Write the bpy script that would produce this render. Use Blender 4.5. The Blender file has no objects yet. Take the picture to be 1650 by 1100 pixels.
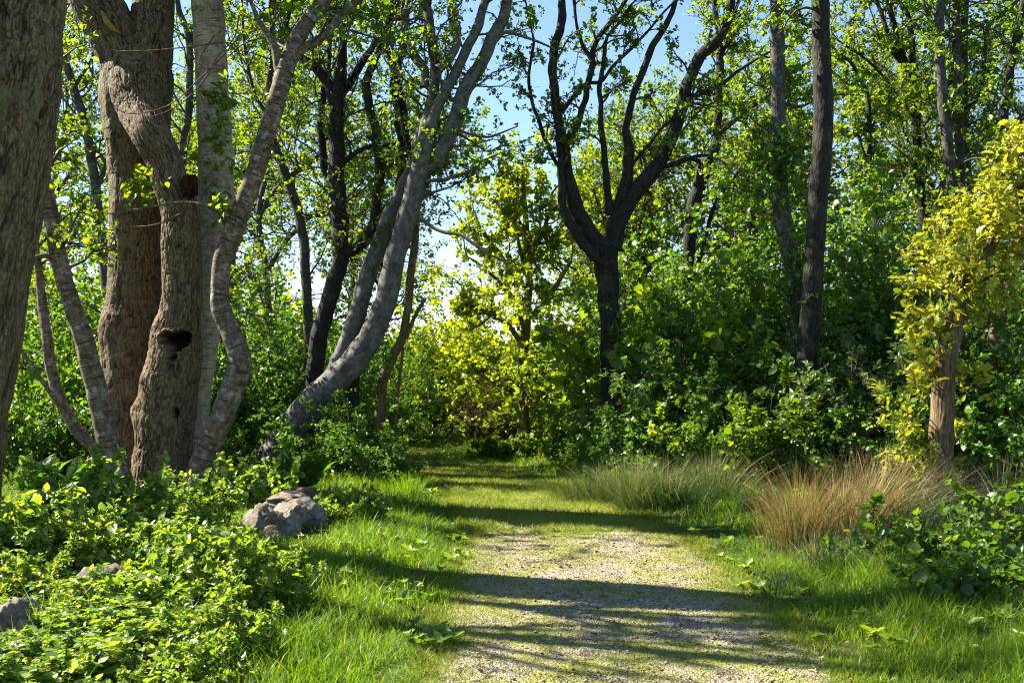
import bpy, math
import numpy as np
from mathutils import Vector

# ------------------------------------------------------------------ basics
F, HOR, CAMH = 1600.0, 605.0, 1.65          # focal length in px of a 1650 wide picture, horizon row, eye height
SC = bpy.context.scene
COL = SC.collection
UP = np.array([0.0, 0.0, 1.0])


def P(px, py, Y):
    return np.array([(px - 825.0) / F * Y, Y, CAMH - (py - HOR) / F * Y])


def nrm(v):
    return v / np.maximum(np.linalg.norm(v, axis=-1, keepdims=True), 1e-9)


def R(seed):
    return np.random.default_rng(seed)


# ---------------------------------------------------------------- noise
_perm = R(77).permutation(256)
_perm = np.concatenate([_perm, _perm, _perm])
_grad = nrm(R(78).normal(size=(256, 3)))


def pnoise(p):
    p = np.asarray(p, float)
    i = np.floor(p).astype(int)
    f = p - i
    i &= 255
    u = f * f * f * (f * (f * 6 - 15) + 10)
    out = 0
    for dx in (0, 1):
        for dy in (0, 1):
            for dz in (0, 1):
                h = _perm[_perm[_perm[(i[..., 0] + dx) & 255] + ((i[..., 1] + dy) & 255)] + ((i[..., 2] + dz) & 255)]
                g = _grad[h]
                d = f - np.array([dx, dy, dz])
                w = (u[..., 0] if dx else 1 - u[..., 0]) * (u[..., 1] if dy else 1 - u[..., 1]) * (u[..., 2] if dz else 1 - u[..., 2])
                out = out + w * (g * d).sum(-1)
    return out * 1.5


def fbm(p, oct=4, gain=0.5):
    a, s, o = 1.0, 1.0, 0.0
    for k in range(oct):
        o = o + a * pnoise(np.asarray(p) * s + 17.3 * k)
        a *= gain
        s *= 2.03
    return o


_cells = R(79).random((256, 3))


def worley(p):
    """distance to the nearest cell edge (F2 - F1)"""
    i = np.floor(p).astype(int)
    f = p - i
    d1 = np.full(p.shape[:-1], 9.0)
    d2 = d1.copy()
    for dx in (-1, 0, 1):
        for dy in (-1, 0, 1):
            for dz in (-1, 0, 1):
                h = _perm[_perm[_perm[(i[..., 0] + dx) & 255] + ((i[..., 1] + dy) & 255)] + ((i[..., 2] + dz) & 255)]
                d = np.linalg.norm(_cells[h] + np.array([dx, dy, dz]) - f, axis=-1)
                m = d < d1
                d2 = np.where(m, d1, np.minimum(d2, d))
                d1 = np.where(m, d, d1)
    return d2 - d1


def n2(x, y, s, seed=0.0):
    x, y = np.broadcast_arrays(np.asarray(x, float), np.asarray(y, float))
    return pnoise(np.stack([x * s, y * s, np.full(x.shape, 3.3 + seed)], -1))


# ---------------------------------------------------------------- materials
def mat(name):
    m = bpy.data.materials.new(name)
    m.use_nodes = True
    nt = m.node_tree
    nt.nodes.clear()
    return m, nt, nt.nodes, nt.links


def node(ns, t, **kw):
    n = ns.new(t)
    for k, v in kw.items():
        if k in n.bl_rna.properties:
            setattr(n, k, v)
        else:
            n.inputs[k.replace('_', ' ')].default_value = v
    return n


def ramp(ns, stops):
    n = ns.new('ShaderNodeValToRGB')
    cr = n.color_ramp
    while len(cr.elements) < len(stops):
        cr.elements.new(0.5)
    for e, (p, c) in zip(cr.elements, stops):
        e.position = p
        e.color = (*c, 1)
    return n


def leaf_mat(name, stops, trans=0.5, tcol=(1.9, 1.7, 0.55), gloss=0.5, rough=0.38, attr='rnd'):
    m, nt, ns, ln = mat(name)
    at = node(ns, 'ShaderNodeAttribute', attribute_name=attr)
    cr = ramp(ns, stops)
    ln.new(at.outputs['Fac'], cr.inputs[0])
    pb = node(ns, 'ShaderNodeBsdfPrincipled')
    pb.inputs['Roughness'].default_value = rough
    pb.inputs['Specular IOR Level'].default_value = gloss
    ln.new(cr.outputs[0], pb.inputs['Base Color'])
    mul = node(ns, 'ShaderNodeMix', data_type='RGBA', blend_type='MULTIPLY')
    mul.inputs[0].default_value = 1
    mul.clamp_result = False
    ln.new(cr.outputs[0], mul.inputs[6])
    mul.inputs[7].default_value = (*tcol, 1)
    tr = node(ns, 'ShaderNodeBsdfTranslucent')
    ln.new(mul.outputs[2], tr.inputs[0])
    mx = node(ns, 'ShaderNodeMixShader')
    mx.inputs[0].default_value = trans
    ln.new(pb.outputs[0], mx.inputs[1])
    ln.new(tr.outputs[0], mx.inputs[2])
    out = node(ns, 'ShaderNodeOutputMaterial')
    ln.new(mx.outputs[0], out.inputs[0])
    return m


def bark_mat(name, dark, mid, light, lichen, lich_amt=0.45, zs=0.22, scale=22.0, bump=0.6, band=False, spots=None, rough=0.85, crack=False):
    """bark in straightened-cylinder space (attribute bk), so it follows every bend of the stem"""
    m, nt, ns, ln = mat(name)
    at = node(ns, 'ShaderNodeAttribute', attribute_name='bk')
    mp = node(ns, 'ShaderNodeMapping')
    ln.new(at.outputs['Vector'], mp.inputs[0])
    mp.inputs['Scale'].default_value = (scale, scale, scale * zs)
    n1 = node(ns, 'ShaderNodeTexNoise', noise_dimensions='3D')
    n1.inputs['Scale'].default_value = 1.0
    n1.inputs['Detail'].default_value = 6
    n1.inputs['Roughness'].default_value = 0.65
    ln.new(mp.outputs[0], n1.inputs[0])
    vo = node(ns, 'ShaderNodeTexVoronoi', feature='DISTANCE_TO_EDGE')
    vo.inputs['Scale'].default_value = 0.9
    mixv = node(ns, 'ShaderNodeMix', data_type='VECTOR')
    mixv.inputs[0].default_value = 0.35
    ln.new(mp.outputs[0], mixv.inputs[4])
    ln.new(n1.outputs['Color'], mixv.inputs[5])
    ln.new(mixv.outputs[1], vo.inputs[0])
    cr = ramp(ns, [(0.3, dark), (0.5, mid), (0.7, light)])
    ln.new(n1.outputs[0], cr.inputs[0])
    n2_ = node(ns, 'ShaderNodeTexNoise')
    n2_.inputs['Scale'].default_value = 2.6 if spots is None else spots
    n2_.inputs['Detail'].default_value = 8
    n2_.inputs['Roughness'].default_value = 0.7
    ln.new(at.outputs['Vector'], n2_.inputs[0])
    lr = ramp(ns, [(0.62 - 0.25 * lich_amt, (0, 0, 0)), (0.74 - 0.25 * lich_amt, (1, 1, 1))])
    ln.new(n2_.outputs[0], lr.inputs[0])
    mc = node(ns, 'ShaderNodeMix', data_type='RGBA')
    ln.new(lr.outputs[0], mc.inputs[0])
    ln.new(cr.outputs[0], mc.inputs[6])
    mc.inputs[7].default_value = (*lichen, 1)
    colour = mc.outputs[2]
    hgt = n1.outputs[0]
    if band:
        mp2 = node(ns, 'ShaderNodeMapping')
        ln.new(at.outputs['Vector'], mp2.inputs[0])
        mp2.inputs['Scale'].default_value = (5, 5, 55)
        n3 = node(ns, 'ShaderNodeTexNoise')
        n3.inputs['Scale'].default_value = 1.0
        n3.inputs['Detail'].default_value = 4
        ln.new(mp2.outputs[0], n3.inputs[0])
        br = ramp(ns, [(0.54, (0, 0, 0)), (0.66, (1, 1, 1))])
        ln.new(n3.outputs[0], br.inputs[0])
        m2 = node(ns, 'ShaderNodeMix', data_type='RGBA')
        ln.new(br.outputs[0], m2.inputs[0])
        ln.new(colour, m2.inputs[6])
        m2.inputs[7].default_value = (*dark, 1)
        colour = m2.outputs[2]
    if crack:                                          # darker colour in the fissures between the plates
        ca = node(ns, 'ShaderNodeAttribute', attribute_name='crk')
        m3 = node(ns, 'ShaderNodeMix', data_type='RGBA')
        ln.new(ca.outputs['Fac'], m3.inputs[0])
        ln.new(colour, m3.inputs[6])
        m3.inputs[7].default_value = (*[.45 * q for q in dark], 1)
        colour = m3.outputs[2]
    pb = node(ns, 'ShaderNodeBsdfPrincipled')
    pb.inputs['Roughness'].default_value = rough
    pb.inputs['Specular IOR Level'].default_value = 0.25
    ln.new(colour, pb.inputs['Base Color'])
    ad = node(ns, 'ShaderNodeMath', operation='MULTIPLY_ADD')
    ln.new(vo.outputs['Distance'], ad.inputs[0])
    ad.inputs[1].default_value = 0.0 if band else 1.2
    ln.new(hgt, ad.inputs[2])
    bp = node(ns, 'ShaderNodeBump')
    bp.inputs['Strength'].default_value = bump
    bp.inputs['Distance'].default_value = 0.02
    ln.new(ad.outputs[0], bp.inputs['Height'])
    ln.new(bp.outputs[0], pb.inputs['Normal'])
    out = node(ns, 'ShaderNodeOutputMaterial')
    ln.new(pb.outputs[0], out.inputs[0])
    return m


def plain_mat(name, stops, scale=8.0, bump=0.4, dist=0.02, rough=0.9, detail=8):
    m, nt, ns, ln = mat(name)
    tc = node(ns, 'ShaderNodeTexCoord')
    n1 = node(ns, 'ShaderNodeTexNoise')
    n1.inputs['Scale'].default_value = scale
    n1.inputs['Detail'].default_value = detail
    n1.inputs['Roughness'].default_value = 0.68
    ln.new(tc.outputs['Object'], n1.inputs[0])
    cr = ramp(ns, stops)
    ln.new(n1.outputs[0], cr.inputs[0])
    pb = node(ns, 'ShaderNodeBsdfPrincipled')
    pb.inputs['Roughness'].default_value = rough
    pb.inputs['Specular IOR Level'].default_value = 0.08
    ln.new(cr.outputs[0], pb.inputs['Base Color'])
    n3 = node(ns, 'ShaderNodeTexNoise')
    n3.inputs['Scale'].default_value = scale * 5
    n3.inputs['Detail'].default_value = 6
    ln.new(tc.outputs['Object'], n3.inputs[0])
    bp = node(ns, 'ShaderNodeBump')
    bp.inputs['Strength'].default_value = bump
    bp.inputs['Distance'].default_value = dist
    ln.new(n3.outputs[0], bp.inputs['Height'])
    ln.new(bp.outputs[0], pb.inputs['Normal'])
    out = node(ns, 'ShaderNodeOutputMaterial')
    ln.new(pb.outputs[0], out.inputs[0])
    return m


def attr_mat(name, stops, attr='rnd', rough=0.7, trans=0.0):
    return leaf_mat(name, stops, trans=trans, tcol=(1.2, 1.1, 0.8), gloss=0.2, rough=rough, attr=attr)


M = {}
M['leaf_wood'] = leaf_mat('leaf_wood', [(0, (.048, .108, .009)), (.45, (.088, .170, .012)), (.85, (.135, .215, .016)), (1, (.20, .24, .02))], .55, (2.1, 1.85, .4), .4)
M['leaf_spring'] = leaf_mat('leaf_spring', [(0, (.055, .112, .009)), (.5, (.095, .170, .011)), (1, (.17, .22, .016))], .58, (2.3, 1.9, .35), .35)
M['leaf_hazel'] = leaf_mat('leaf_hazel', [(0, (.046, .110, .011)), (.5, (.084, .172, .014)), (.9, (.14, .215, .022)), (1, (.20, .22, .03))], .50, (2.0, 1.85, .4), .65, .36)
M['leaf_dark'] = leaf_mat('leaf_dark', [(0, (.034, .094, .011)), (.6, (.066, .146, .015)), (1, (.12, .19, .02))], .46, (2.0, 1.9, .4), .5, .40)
M['leaf_yellow'] = leaf_mat('leaf_yellow', [(0, (.14, .22, .008)), (.5, (.22, .30, .011)), (1, (.32, .35, .018))], .58, (1.6, 1.45, .3), .3)
M['leaf_gold'] = leaf_mat('leaf_gold', [(0, (.17, .20, .016)), (.5, (.305, .325, .030)), (.92, (.41, .40, .06)), (1, (.44, .32, .05))], .5, (1.45, 1.4, .45), .3)
M['leaf_bramble'] = leaf_mat('leaf_bramble', [(0, (.065, .140, .018)), (.5, (.15, .245, .030)), (.85, (.24, .31, .04)), (.95, (.33, .33, .04)), (1, (.38, .24, .06))], .5, (1.8, 1.65, .4), .85, .42)
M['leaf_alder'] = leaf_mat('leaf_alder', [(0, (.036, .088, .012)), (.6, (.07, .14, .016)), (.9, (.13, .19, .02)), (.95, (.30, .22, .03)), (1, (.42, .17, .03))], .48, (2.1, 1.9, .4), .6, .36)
M['leaf_willow'] = leaf_mat('leaf_willow', [(0, (.045, .085, .022)), (.5, (.080, .130, .034)), (1, (.16, .20, .06))], .45, (1.9, 1.8, .6), .6, .40)
M['leaf_gorse'] = leaf_mat('leaf_gorse', [(0, (.08, .075, .03)), (.6, (.14, .12, .05)), (1, (.22, .17, .07))], .3, (1.2, 1.1, .6), .2)
M['leaf_fern'] = leaf_mat('leaf_fern', [(0, (.04, .11, .015)), (1, (.08, .17, .02))], .5, (2.0, 1.8, .5), .3)
M['grass'] = leaf_mat('grass', [(0, (.038, .100, .006)), (.5, (.085, .172, .009)), (.88, (.145, .235, .013)), (.97, (.19, .25, .02)), (1, (.32, .28, .09))], .55, (2.0, 1.8, .35), .45, .42)
M['moss'] = leaf_mat('moss', [(0, (.09, .15, .012)), (.6, (.16, .215, .018)), (1, (.27, .28, .05))], .4, (1.6, 1.4, .5), .3, .5)
M['rush_green'] = leaf_mat('rush_green', [(0, (.030, .070, .014)), (.5, (.075, .125, .025)), (.75, (.18, .18, .07)), (1, (.38, .31, .16))], .3, (1.4, 1.3, .6), .4, .5)
M['rush_orange'] = leaf_mat('rush_orange', [(0, (.06, .12, .02)), (.34, (.13, .15, .04)), (.56, (.30, .20, .08)), (.8, (.36, .20, .08)), (1, (.50, .39, .21))], .3, (1.4, 1.2, .7), .3, .5)
M['rush_dark'] = leaf_mat('rush_dark', [(0, (.015, .045, .014)), (.7, (.035, .085, .02)), (1, (.09, .13, .03))], .25, (1.5, 1.5, .5), .5, .4)
M['straw'] = leaf_mat('straw', [(0, (.22, .19, .08)), (1, (.45, .38, .20))], .2, (1.2, 1.1, .8), .3, .5)
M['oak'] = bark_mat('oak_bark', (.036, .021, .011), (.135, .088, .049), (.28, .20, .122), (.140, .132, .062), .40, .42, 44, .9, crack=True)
M['oak_dark'] = bark_mat('dark_oak_bark', (.012, .010, .007), (.042, .034, .022), (.085, .070, .046), (.055, .060, .030), .45, .24, 30, .8)
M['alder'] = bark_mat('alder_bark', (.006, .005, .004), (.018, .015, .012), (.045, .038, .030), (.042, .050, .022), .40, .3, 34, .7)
M['grey'] = bark_mat('grey_bark', (.018, .016, .014), (.055, .050, .043), (.11, .105, .092), (.14, .145, .12), .35, .6, 26, .35, spots=5)
M['beech'] = bark_mat('beech_bark', (.045, .040, .035), (.105, .098, .088), (.185, .176, .160), (.055, .048, .040), .40, .7, 14, .35, spots=4)
M['birch'] = bark_mat('birch_bark', (.035, .022, .014), (.125, .088, .058), (.22, .172, .12), (.33, .295, .235), .36, .9, 16, .4, band=True, spots=7)
M['birch_pale'] = bark_mat('pale_birch_bark', (.11, .08, .05), (.27, .21, .145), (.40, .33, .245), (.34, .33, .25), .40, .9, 12, .3, band=True, spots=6)
M['golden'] = bark_mat('golden_oak_bark', (.035, .02, .01), (.13, .085, .045), (.25, .17, .095), (.20, .17, .095), .35, .14, 42, .9)
M['twig'] = attr_mat('twig_bark', [(0, (.035, .027, .02)), (.5, (.070, .055, .04)), (1, (.12, .095, .07))])
M['twig_pale'] = attr_mat('pale_twig_bark', [(0, (.10, .08, .06)), (1, (.26, .22, .17))])
M['wood_red'] = plain_mat('rotten_wood', [(.35, (.012, .006, .004)), (.6, (.055, .024, .011)), (.75, (.14, .06, .025))], 14, .8)
M['heart'] = plain_mat('split_heartwood', [(.3, (.16, .09, .035)), (.7, (.40, .24, .09))], 10, .6)


# ---------------------------------------------------------------- object building
def prop(o, label=None, cat=None, group=None, kind=None):
    for k, v in (('label', label), ('category', cat), ('group', group), ('kind', kind)):
        if v:
            o[k] = v
    return o


def mesh_obj(name, V, faces, material, parent=None, loc=None, fattr=None, pattr=None, smooth=False):
    V = np.asarray(V, np.float32).reshape(-1, 3)
    if loc is not None:
        V = V - np.asarray(loc, np.float32)
    me = bpy.data.meshes.new(name)
    faces = [np.asarray(f, np.int32) for f in (faces if isinstance(faces, list) else [faces])]
    idx = np.concatenate([f.ravel() for f in faces])
    tot = np.concatenate([np.full(len(f), f.shape[1], np.int32) for f in faces])
    me.vertices.add(len(V))
    me.vertices.foreach_set('co', V.ravel())
    me.loops.add(len(idx))
    me.loops.foreach_set('vertex_index', idx)
    me.polygons.add(len(tot))
    me.polygons.foreach_set('loop_start', np.concatenate([[0], np.cumsum(tot)[:-1]]).astype(np.int32))
    me.polygons.foreach_set('loop_total', tot)
    if smooth:
        me.polygons.foreach_set('use_smooth', np.ones(len(tot), bool))
    for k, a in (fattr or {}).items():
        t = me.attributes.new(k, 'FLOAT', 'FACE')
        t.data.foreach_set('value', np.asarray(a, np.float32).ravel())
    for k, a in (pattr or {}).items():
        a = np.asarray(a, np.float32)
        if a.ndim == 2:
            t = me.attributes.new(k, 'FLOAT_VECTOR', 'POINT')
            t.data.foreach_set('vector', a.ravel())
        else:
            t = me.attributes.new(k, 'FLOAT', 'POINT')
            t.data.foreach_set('value', a)
    me.update(calc_edges=True)
    for mm in (material if isinstance(material, list) else [material]):
        me.materials.append(mm)
    o = bpy.data.objects.new(name, me)
    COL.objects.link(o)
    if parent is not None:
        o.parent = parent
    return o


def empty(name, loc, label, cat, group=None):
    o = bpy.data.objects.new(name, None)
    o.empty_display_size = 0.2
    o.location = loc
    COL.objects.link(o)
    return prop(o, label, cat, group)


def copy_tree(o, loc, rotz=0.0, scale=1.0, label=None, group=None, parent=None):
    c = o.copy()
    COL.objects.link(c)
    if parent is not None:
        c.parent = parent
    else:
        c.location = loc
        c.rotation_euler = (0, 0, rotz)
        c.scale = (scale,) * 3 if np.isscalar(scale) else scale
        if label:
            c['label'] = label
        if group:
            c['group'] = group
    for ch in o.children:
        copy_tree(ch, None, parent=c)
    return c


# ---------------------------------------------------------------- ground shape
def path_mid(y):
    y = np.asarray(y, float)
    return np.interp(y, [-5, 10.2, 12, 13.5, 16.5, 19, 22, 26, 30], [.68, .68, .40, .02, -.62, -1.35, -2.9, -5.5, -8.5])


def path_half(y):
    return np.interp(np.asarray(y, float), [-5, 10, 12.5, 16, 20, 30], [1.03, 1.00, .88, .72, .85, 1.1])


def edge_dist(x, y):
    """metres outside the path edge (negative on the path)"""
    e = np.abs(np.asarray(x) - path_mid(y)) - path_half(y)
    return e + 0.13 * n2(x, y, 1.3, 5) + .05 * n2(x, y, 4, 8)


def gz(x, y):
    d = np.abs(np.asarray(x, float) - path_mid(y)) - path_half(y)
    bank = .10 * np.clip(d / 1.2, 0, 1) ** 2
    far = np.clip((np.hypot(x, y) - 60) / 200, 0, 1)
    return bank + (.05 * n2(x, y, .35) + .015 * n2(x, y, 1.7, 2)) * np.clip(.35 + d, .12, 1) - far * 3.0


# ---------------------------------------------------------------- tubes
def catmull(p, n):
    p = np.asarray(p, float)
    q = np.vstack([2 * p[:1] - p[1:2], p, 2 * p[-1:] - p[-2:-1]])
    seg = np.linalg.norm(np.diff(p[:, :3], axis=0), axis=1)
    t = np.concatenate([[0], np.cumsum(seg)])
    s = np.linspace(0, t[-1], n)
    i = np.clip(np.searchsorted(t, s, side='right') - 1, 0, len(p) - 2)
    u = ((s - t[i]) / np.maximum(t[i + 1] - t[i], 1e-9))[:, None]
    a, b, c, d = q[i], q[i + 1], q[i + 2], q[i + 3]
    return .5 * (2 * b + (c - a) * u + (2 * a - 5 * b + 4 * c - d) * u ** 2 + (3 * b - a - 3 * c + d) * u ** 3), s


def tube(pts, rad, sides, step, ridge=0.0, lump=0.05, flare=0.0, kz=0.2, kxy=14.0, seed=0.0, cap=True, deform=None, gn=.20):
    pr = np.column_stack([pts, rad])
    L = np.linalg.norm(np.diff(pts, axis=0), axis=1).sum()
    n = max(4, int(L / step))
    c, s = catmull(pr, n)
    r = np.maximum(c[:, 3], .002)
    c = c[:, :3]
    if n > 8:
        kk = np.column_stack([s * 2.1 + seed, s * 0 + 3.1, s * 0]), np.column_stack([s * 2.1, s * 0 + 9.7 + seed, s * 0 + 5])
        env = np.clip(np.minimum(s, s[-1] - s) / .4, 0, 1) * np.minimum(r, .10)
        c = c + np.column_stack([fbm(kk[0], 3), fbm(kk[1], 3), .3 * fbm(kk[1] + 7, 3)]) * (gn * env)[:, None]
    t = nrm(np.gradient(c, axis=0))
    u = np.cross(t[0], [0, 1, 0.01])
    u /= np.linalg.norm(u)
    U = np.zeros_like(c)
    for k in range(n):
        u = u - t[k] * (u @ t[k])
        u /= np.linalg.norm(u)
        U[k] = u
    W = np.cross(t, U)
    th = np.linspace(0, 2 * np.pi, sides, endpoint=False)
    ct, st = np.cos(th), np.sin(th)
    bk = np.stack(np.broadcast_arrays(r[:, None] * ct, r[:, None] * st, s[:, None]), -1)
    rr = np.repeat(r[:, None], sides, 1)
    if flare:
        zz = np.maximum(c[:, 2], 0)[:, None]
        rr = rr * (1 + flare * np.exp(-zz / .28) * (1 + .5 * np.cos(5 * th + seed)[None]))
    q = bk * np.array([1, 1, .5]) / max(r.max(), .05)
    rr = rr * (1 + lump * fbm(q * 1.3 + seed, 3))
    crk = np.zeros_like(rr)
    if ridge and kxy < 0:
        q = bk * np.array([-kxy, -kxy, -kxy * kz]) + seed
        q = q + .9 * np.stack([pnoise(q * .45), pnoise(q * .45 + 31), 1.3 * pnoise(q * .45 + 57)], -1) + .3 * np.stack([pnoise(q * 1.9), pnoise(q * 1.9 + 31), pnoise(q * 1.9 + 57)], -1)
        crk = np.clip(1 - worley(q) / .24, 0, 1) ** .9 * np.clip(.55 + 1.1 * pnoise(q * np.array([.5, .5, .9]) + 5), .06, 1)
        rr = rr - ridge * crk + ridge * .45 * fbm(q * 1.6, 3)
    elif ridge:
        q = bk * np.array([kxy, kxy, kxy * kz]) + seed
        q = q + .5 * pnoise(q * .7)[..., None]
        rid = 1 - np.abs(pnoise(q)) * 2.6
        rid2 = 1 - np.abs(pnoise(q * 2.1 + 9)) * 2.6
        rr = rr - ridge * (np.clip(rid, 0, 1) ** 1.5 + .5 * np.clip(rid2, 0, 1) ** 1.5)
    V = c[:, None] + rr[..., None] * (U[:, None] * ct[None, :, None] + W[:, None] * st[None, :, None])
    if deform is not None:
        V = deform(V, c)
    V = V.reshape(-1, 3)
    a = (np.arange(n - 1)[:, None] * sides + np.arange(sides)[None]).ravel()
    b = (np.arange(n - 1)[:, None] * sides + (np.arange(sides)[None] + 1) % sides).ravel()
    Q = np.column_stack([a, b, b + sides, a + sides])
    fl = [Q]
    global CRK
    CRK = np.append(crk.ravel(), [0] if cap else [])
    bkf = bk.reshape(-1, 3)
    if cap:
        tip = c[-1] + t[-1] * r[-1] * .6
        V = np.vstack([V, tip])
        bkf = np.vstack([bkf, bk[-1].mean(0)])
        e = (n - 1) * sides + np.arange(sides)
        fl.append(np.column_stack([e, np.roll(e, -1), np.full(sides, len(V) - 1)]))
    return V, fl, bkf


def join(parts):
    Vs, Qs, Ts, B, o = [], [], [], [], 0
    for V, fl, bk in parts:
        Vs.append(V)
        B.append(bk)
        for f in fl:
            (Qs if f.shape[1] == 4 else Ts).append(f + o)
        o += len(V)
    fl = [np.vstack(Qs)] + ([np.vstack(Ts)] if Ts else [])
    return np.vstack(Vs), fl, np.vstack(B)


# ---------------------------------------------------------------- twigs, leaves
def grow(S, D, L, K, wig, up, rng, droop=0.0):
    p, d = S.copy(), nrm(D)
    out = [p.copy()]
    for k in range(K - 1):
        d = nrm(d + wig * rng.normal(size=d.shape) + (up - droop * k / K) * UP)
        p = p + d * (L / (K - 1))[:, None]
        out.append(p.copy())
    return np.stack(out, 1)


def along(pl, i, t):
    K = pl.shape[1]
    x = t * (K - 1)
    k = np.clip(x.astype(int), 0, K - 2)
    f = (x - k)[:, None]
    a, b = pl[i, k], pl[i, k + 1]
    return a + (b - a) * f, nrm(b - a)


def children(pl, rad, n, t0, t1, ang, rng, up=0.15):
    N = len(pl)
    i = np.repeat(np.arange(N), n)
    t = ((np.tile(np.arange(n), N) + rng.random(N * n)) / n) * (t1 - t0) + t0
    S, T = along(pl, i, t)
    perp = nrm(np.cross(T, rng.normal(size=T.shape)))
    a = np.radians(rng.uniform(ang[0], ang[1], N * n))[:, None]
    D = nrm(np.cos(a) * T + np.sin(a) * perp + up * UP)
    return S, D, t, rad[i] if np.ndim(rad) else np.full(N * n, rad)


def tubes(pl, r0, r1, sides=4):
    N, K, _ = pl.shape
    t = nrm(np.gradient(pl, axis=1))
    ref = np.where(np.abs(t[..., 2:3]) > .9, np.array([1., 0, 0]), UP)
    u = nrm(np.cross(t, ref))
    w = np.cross(t, u)
    r = r0[:, None] + (r1 - r0)[:, None] * np.linspace(0, 1, K)[None]
    th = np.linspace(0, 2 * np.pi, sides, endpoint=False)
    V = pl[:, :, None] + r[..., None, None] * (u[:, :, None] * np.cos(th)[None, None, :, None] + w[:, :, None] * np.sin(th)[None, None, :, None])
    base = (np.arange(N)[:, None, None] * K * sides + np.arange(K - 1)[None, :, None] * sides)
    a = base + np.arange(sides)
    b = base + (np.arange(sides) + 1) % sides
    Q = np.stack([a, b, b + sides, a + sides], -1).reshape(-1, 4)
    return V.reshape(-1, 3), Q


def cat_tubes(lst):
    Vs, Qs, o = [], [], 0
    for V, Q in lst:
        Vs.append(V)
        Qs.append(Q + o)
        o += len(V)
    return np.vstack(Vs), np.vstack(Qs)


# leaf outlines: (along, across, out of plane)
def _tmpl(half, c_mid=0.0, fold=.10):
    """half = [(t, w)]: right-hand outline from base to tip; midrib + two wings of quads"""
    ts = [h[0] for h in half]
    V = []
    for t, w in half:
        dr = -.16 * t * t
        V += [(t, 0, dr - fold * .5), (t, w, dr + fold * w * 2.2), (t, -w, dr + fold * w * 2.2)]
    Q = []
    for k in range(len(half) - 1):
        a, b = 3 * k, 3 * k + 3
        Q += [(a, a + 1, b + 1, b), (b, b + 2, a + 2, a)]
    return np.array(V, float), np.array(Q)


def _kite(w, tw=.30):
    V = np.array([(0, 0, 0), (.34, w, .07), (.72, w * .78, .04), (1, 0, -.10), (.72, -w * .78, .04), (.34, -w, .07)], float)
    return V, np.array([(0, 1, 2, 3), (0, 3, 4, 5)])


T_KITE = _kite(.38)
T_ROUND = _kite(.46)
T_SLIM = _kite(.24)
T_NEAR = _tmpl([(0, .01), (.18, .24), (.42, .33), (.7, .24), (1, .01)])
T_NEARROUND = _tmpl([(0, .03), (.14, .30), (.42, .45), (.72, .40), (.93, .20), (.97, .03)])
T_OAK = _tmpl([(0, .03), (.16, .10), (.28, .22), (.36, .14), (.5, .31), (.6, .19), (.74, .30), (.88, .16), (1, .03)])


def leaves(pos, axis, nr, size, tm, rng, wvar=.15):
    V0, Q0 = tm
    axis = nrm(axis)
    nr = nrm(nr - axis * (nr * axis).sum(-1, keepdims=True))
    lat = np.cross(nr, axis)
    N = len(pos)
    w = 1 + wvar * rng.normal(size=N)
    V = pos[:, None] + size[:, None, None] * (V0[None, :, 0:1] * axis[:, None] + (V0[None, :, 1:2] * w[:, None, None]) * lat[:, None] + V0[None, :, 2:3] * nr[:, None])
    Q = (np.arange(N)[:, None, None] * len(V0) + Q0[None]).reshape(-1, 4)
    return V.reshape(-1, 3), Q, len(Q0)


def leaf_on(pl, n, size, tm, rng, upn=1.0, t0=.1, droop=0.0, side=.9, colmul=1.0, coff=0.0, size_var=.34):
    N = len(pl)
    i = np.repeat(np.arange(N), n)
    t = rng.random(N * n) * (1 - t0) + t0
    S, T = along(pl, i, t)
    perp = nrm(np.cross(T, rng.normal(size=T.shape)))
    ax = nrm(.45 * T + side * perp - droop * UP)
    nr = rng.normal(size=T.shape) * .75 + upn * UP
    sz = size * np.exp(size_var * rng.normal(size=N * n))
    V, Q, nf = leaves(S, ax, nr, sz, tm, rng)
    clump = np.repeat(rng.random(N), n)
    rnd = np.clip((.45 * clump + .55 * rng.random(N * n)) * colmul + coff, 0, 1)
    return V, Q, np.repeat(rnd, nf)


# ---------------------------------------------------------------- traced trees
def limb_pts(spec, Y):
    out, rad = [], []
    for q in spec:
        yy = Y + (q[3] if len(q) > 3 else 0)
        out.append(P(q[0], q[1], yy))
        rad.append(q[2] * .5 / F * yy)
    return np.array(out), np.array(rad)


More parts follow.
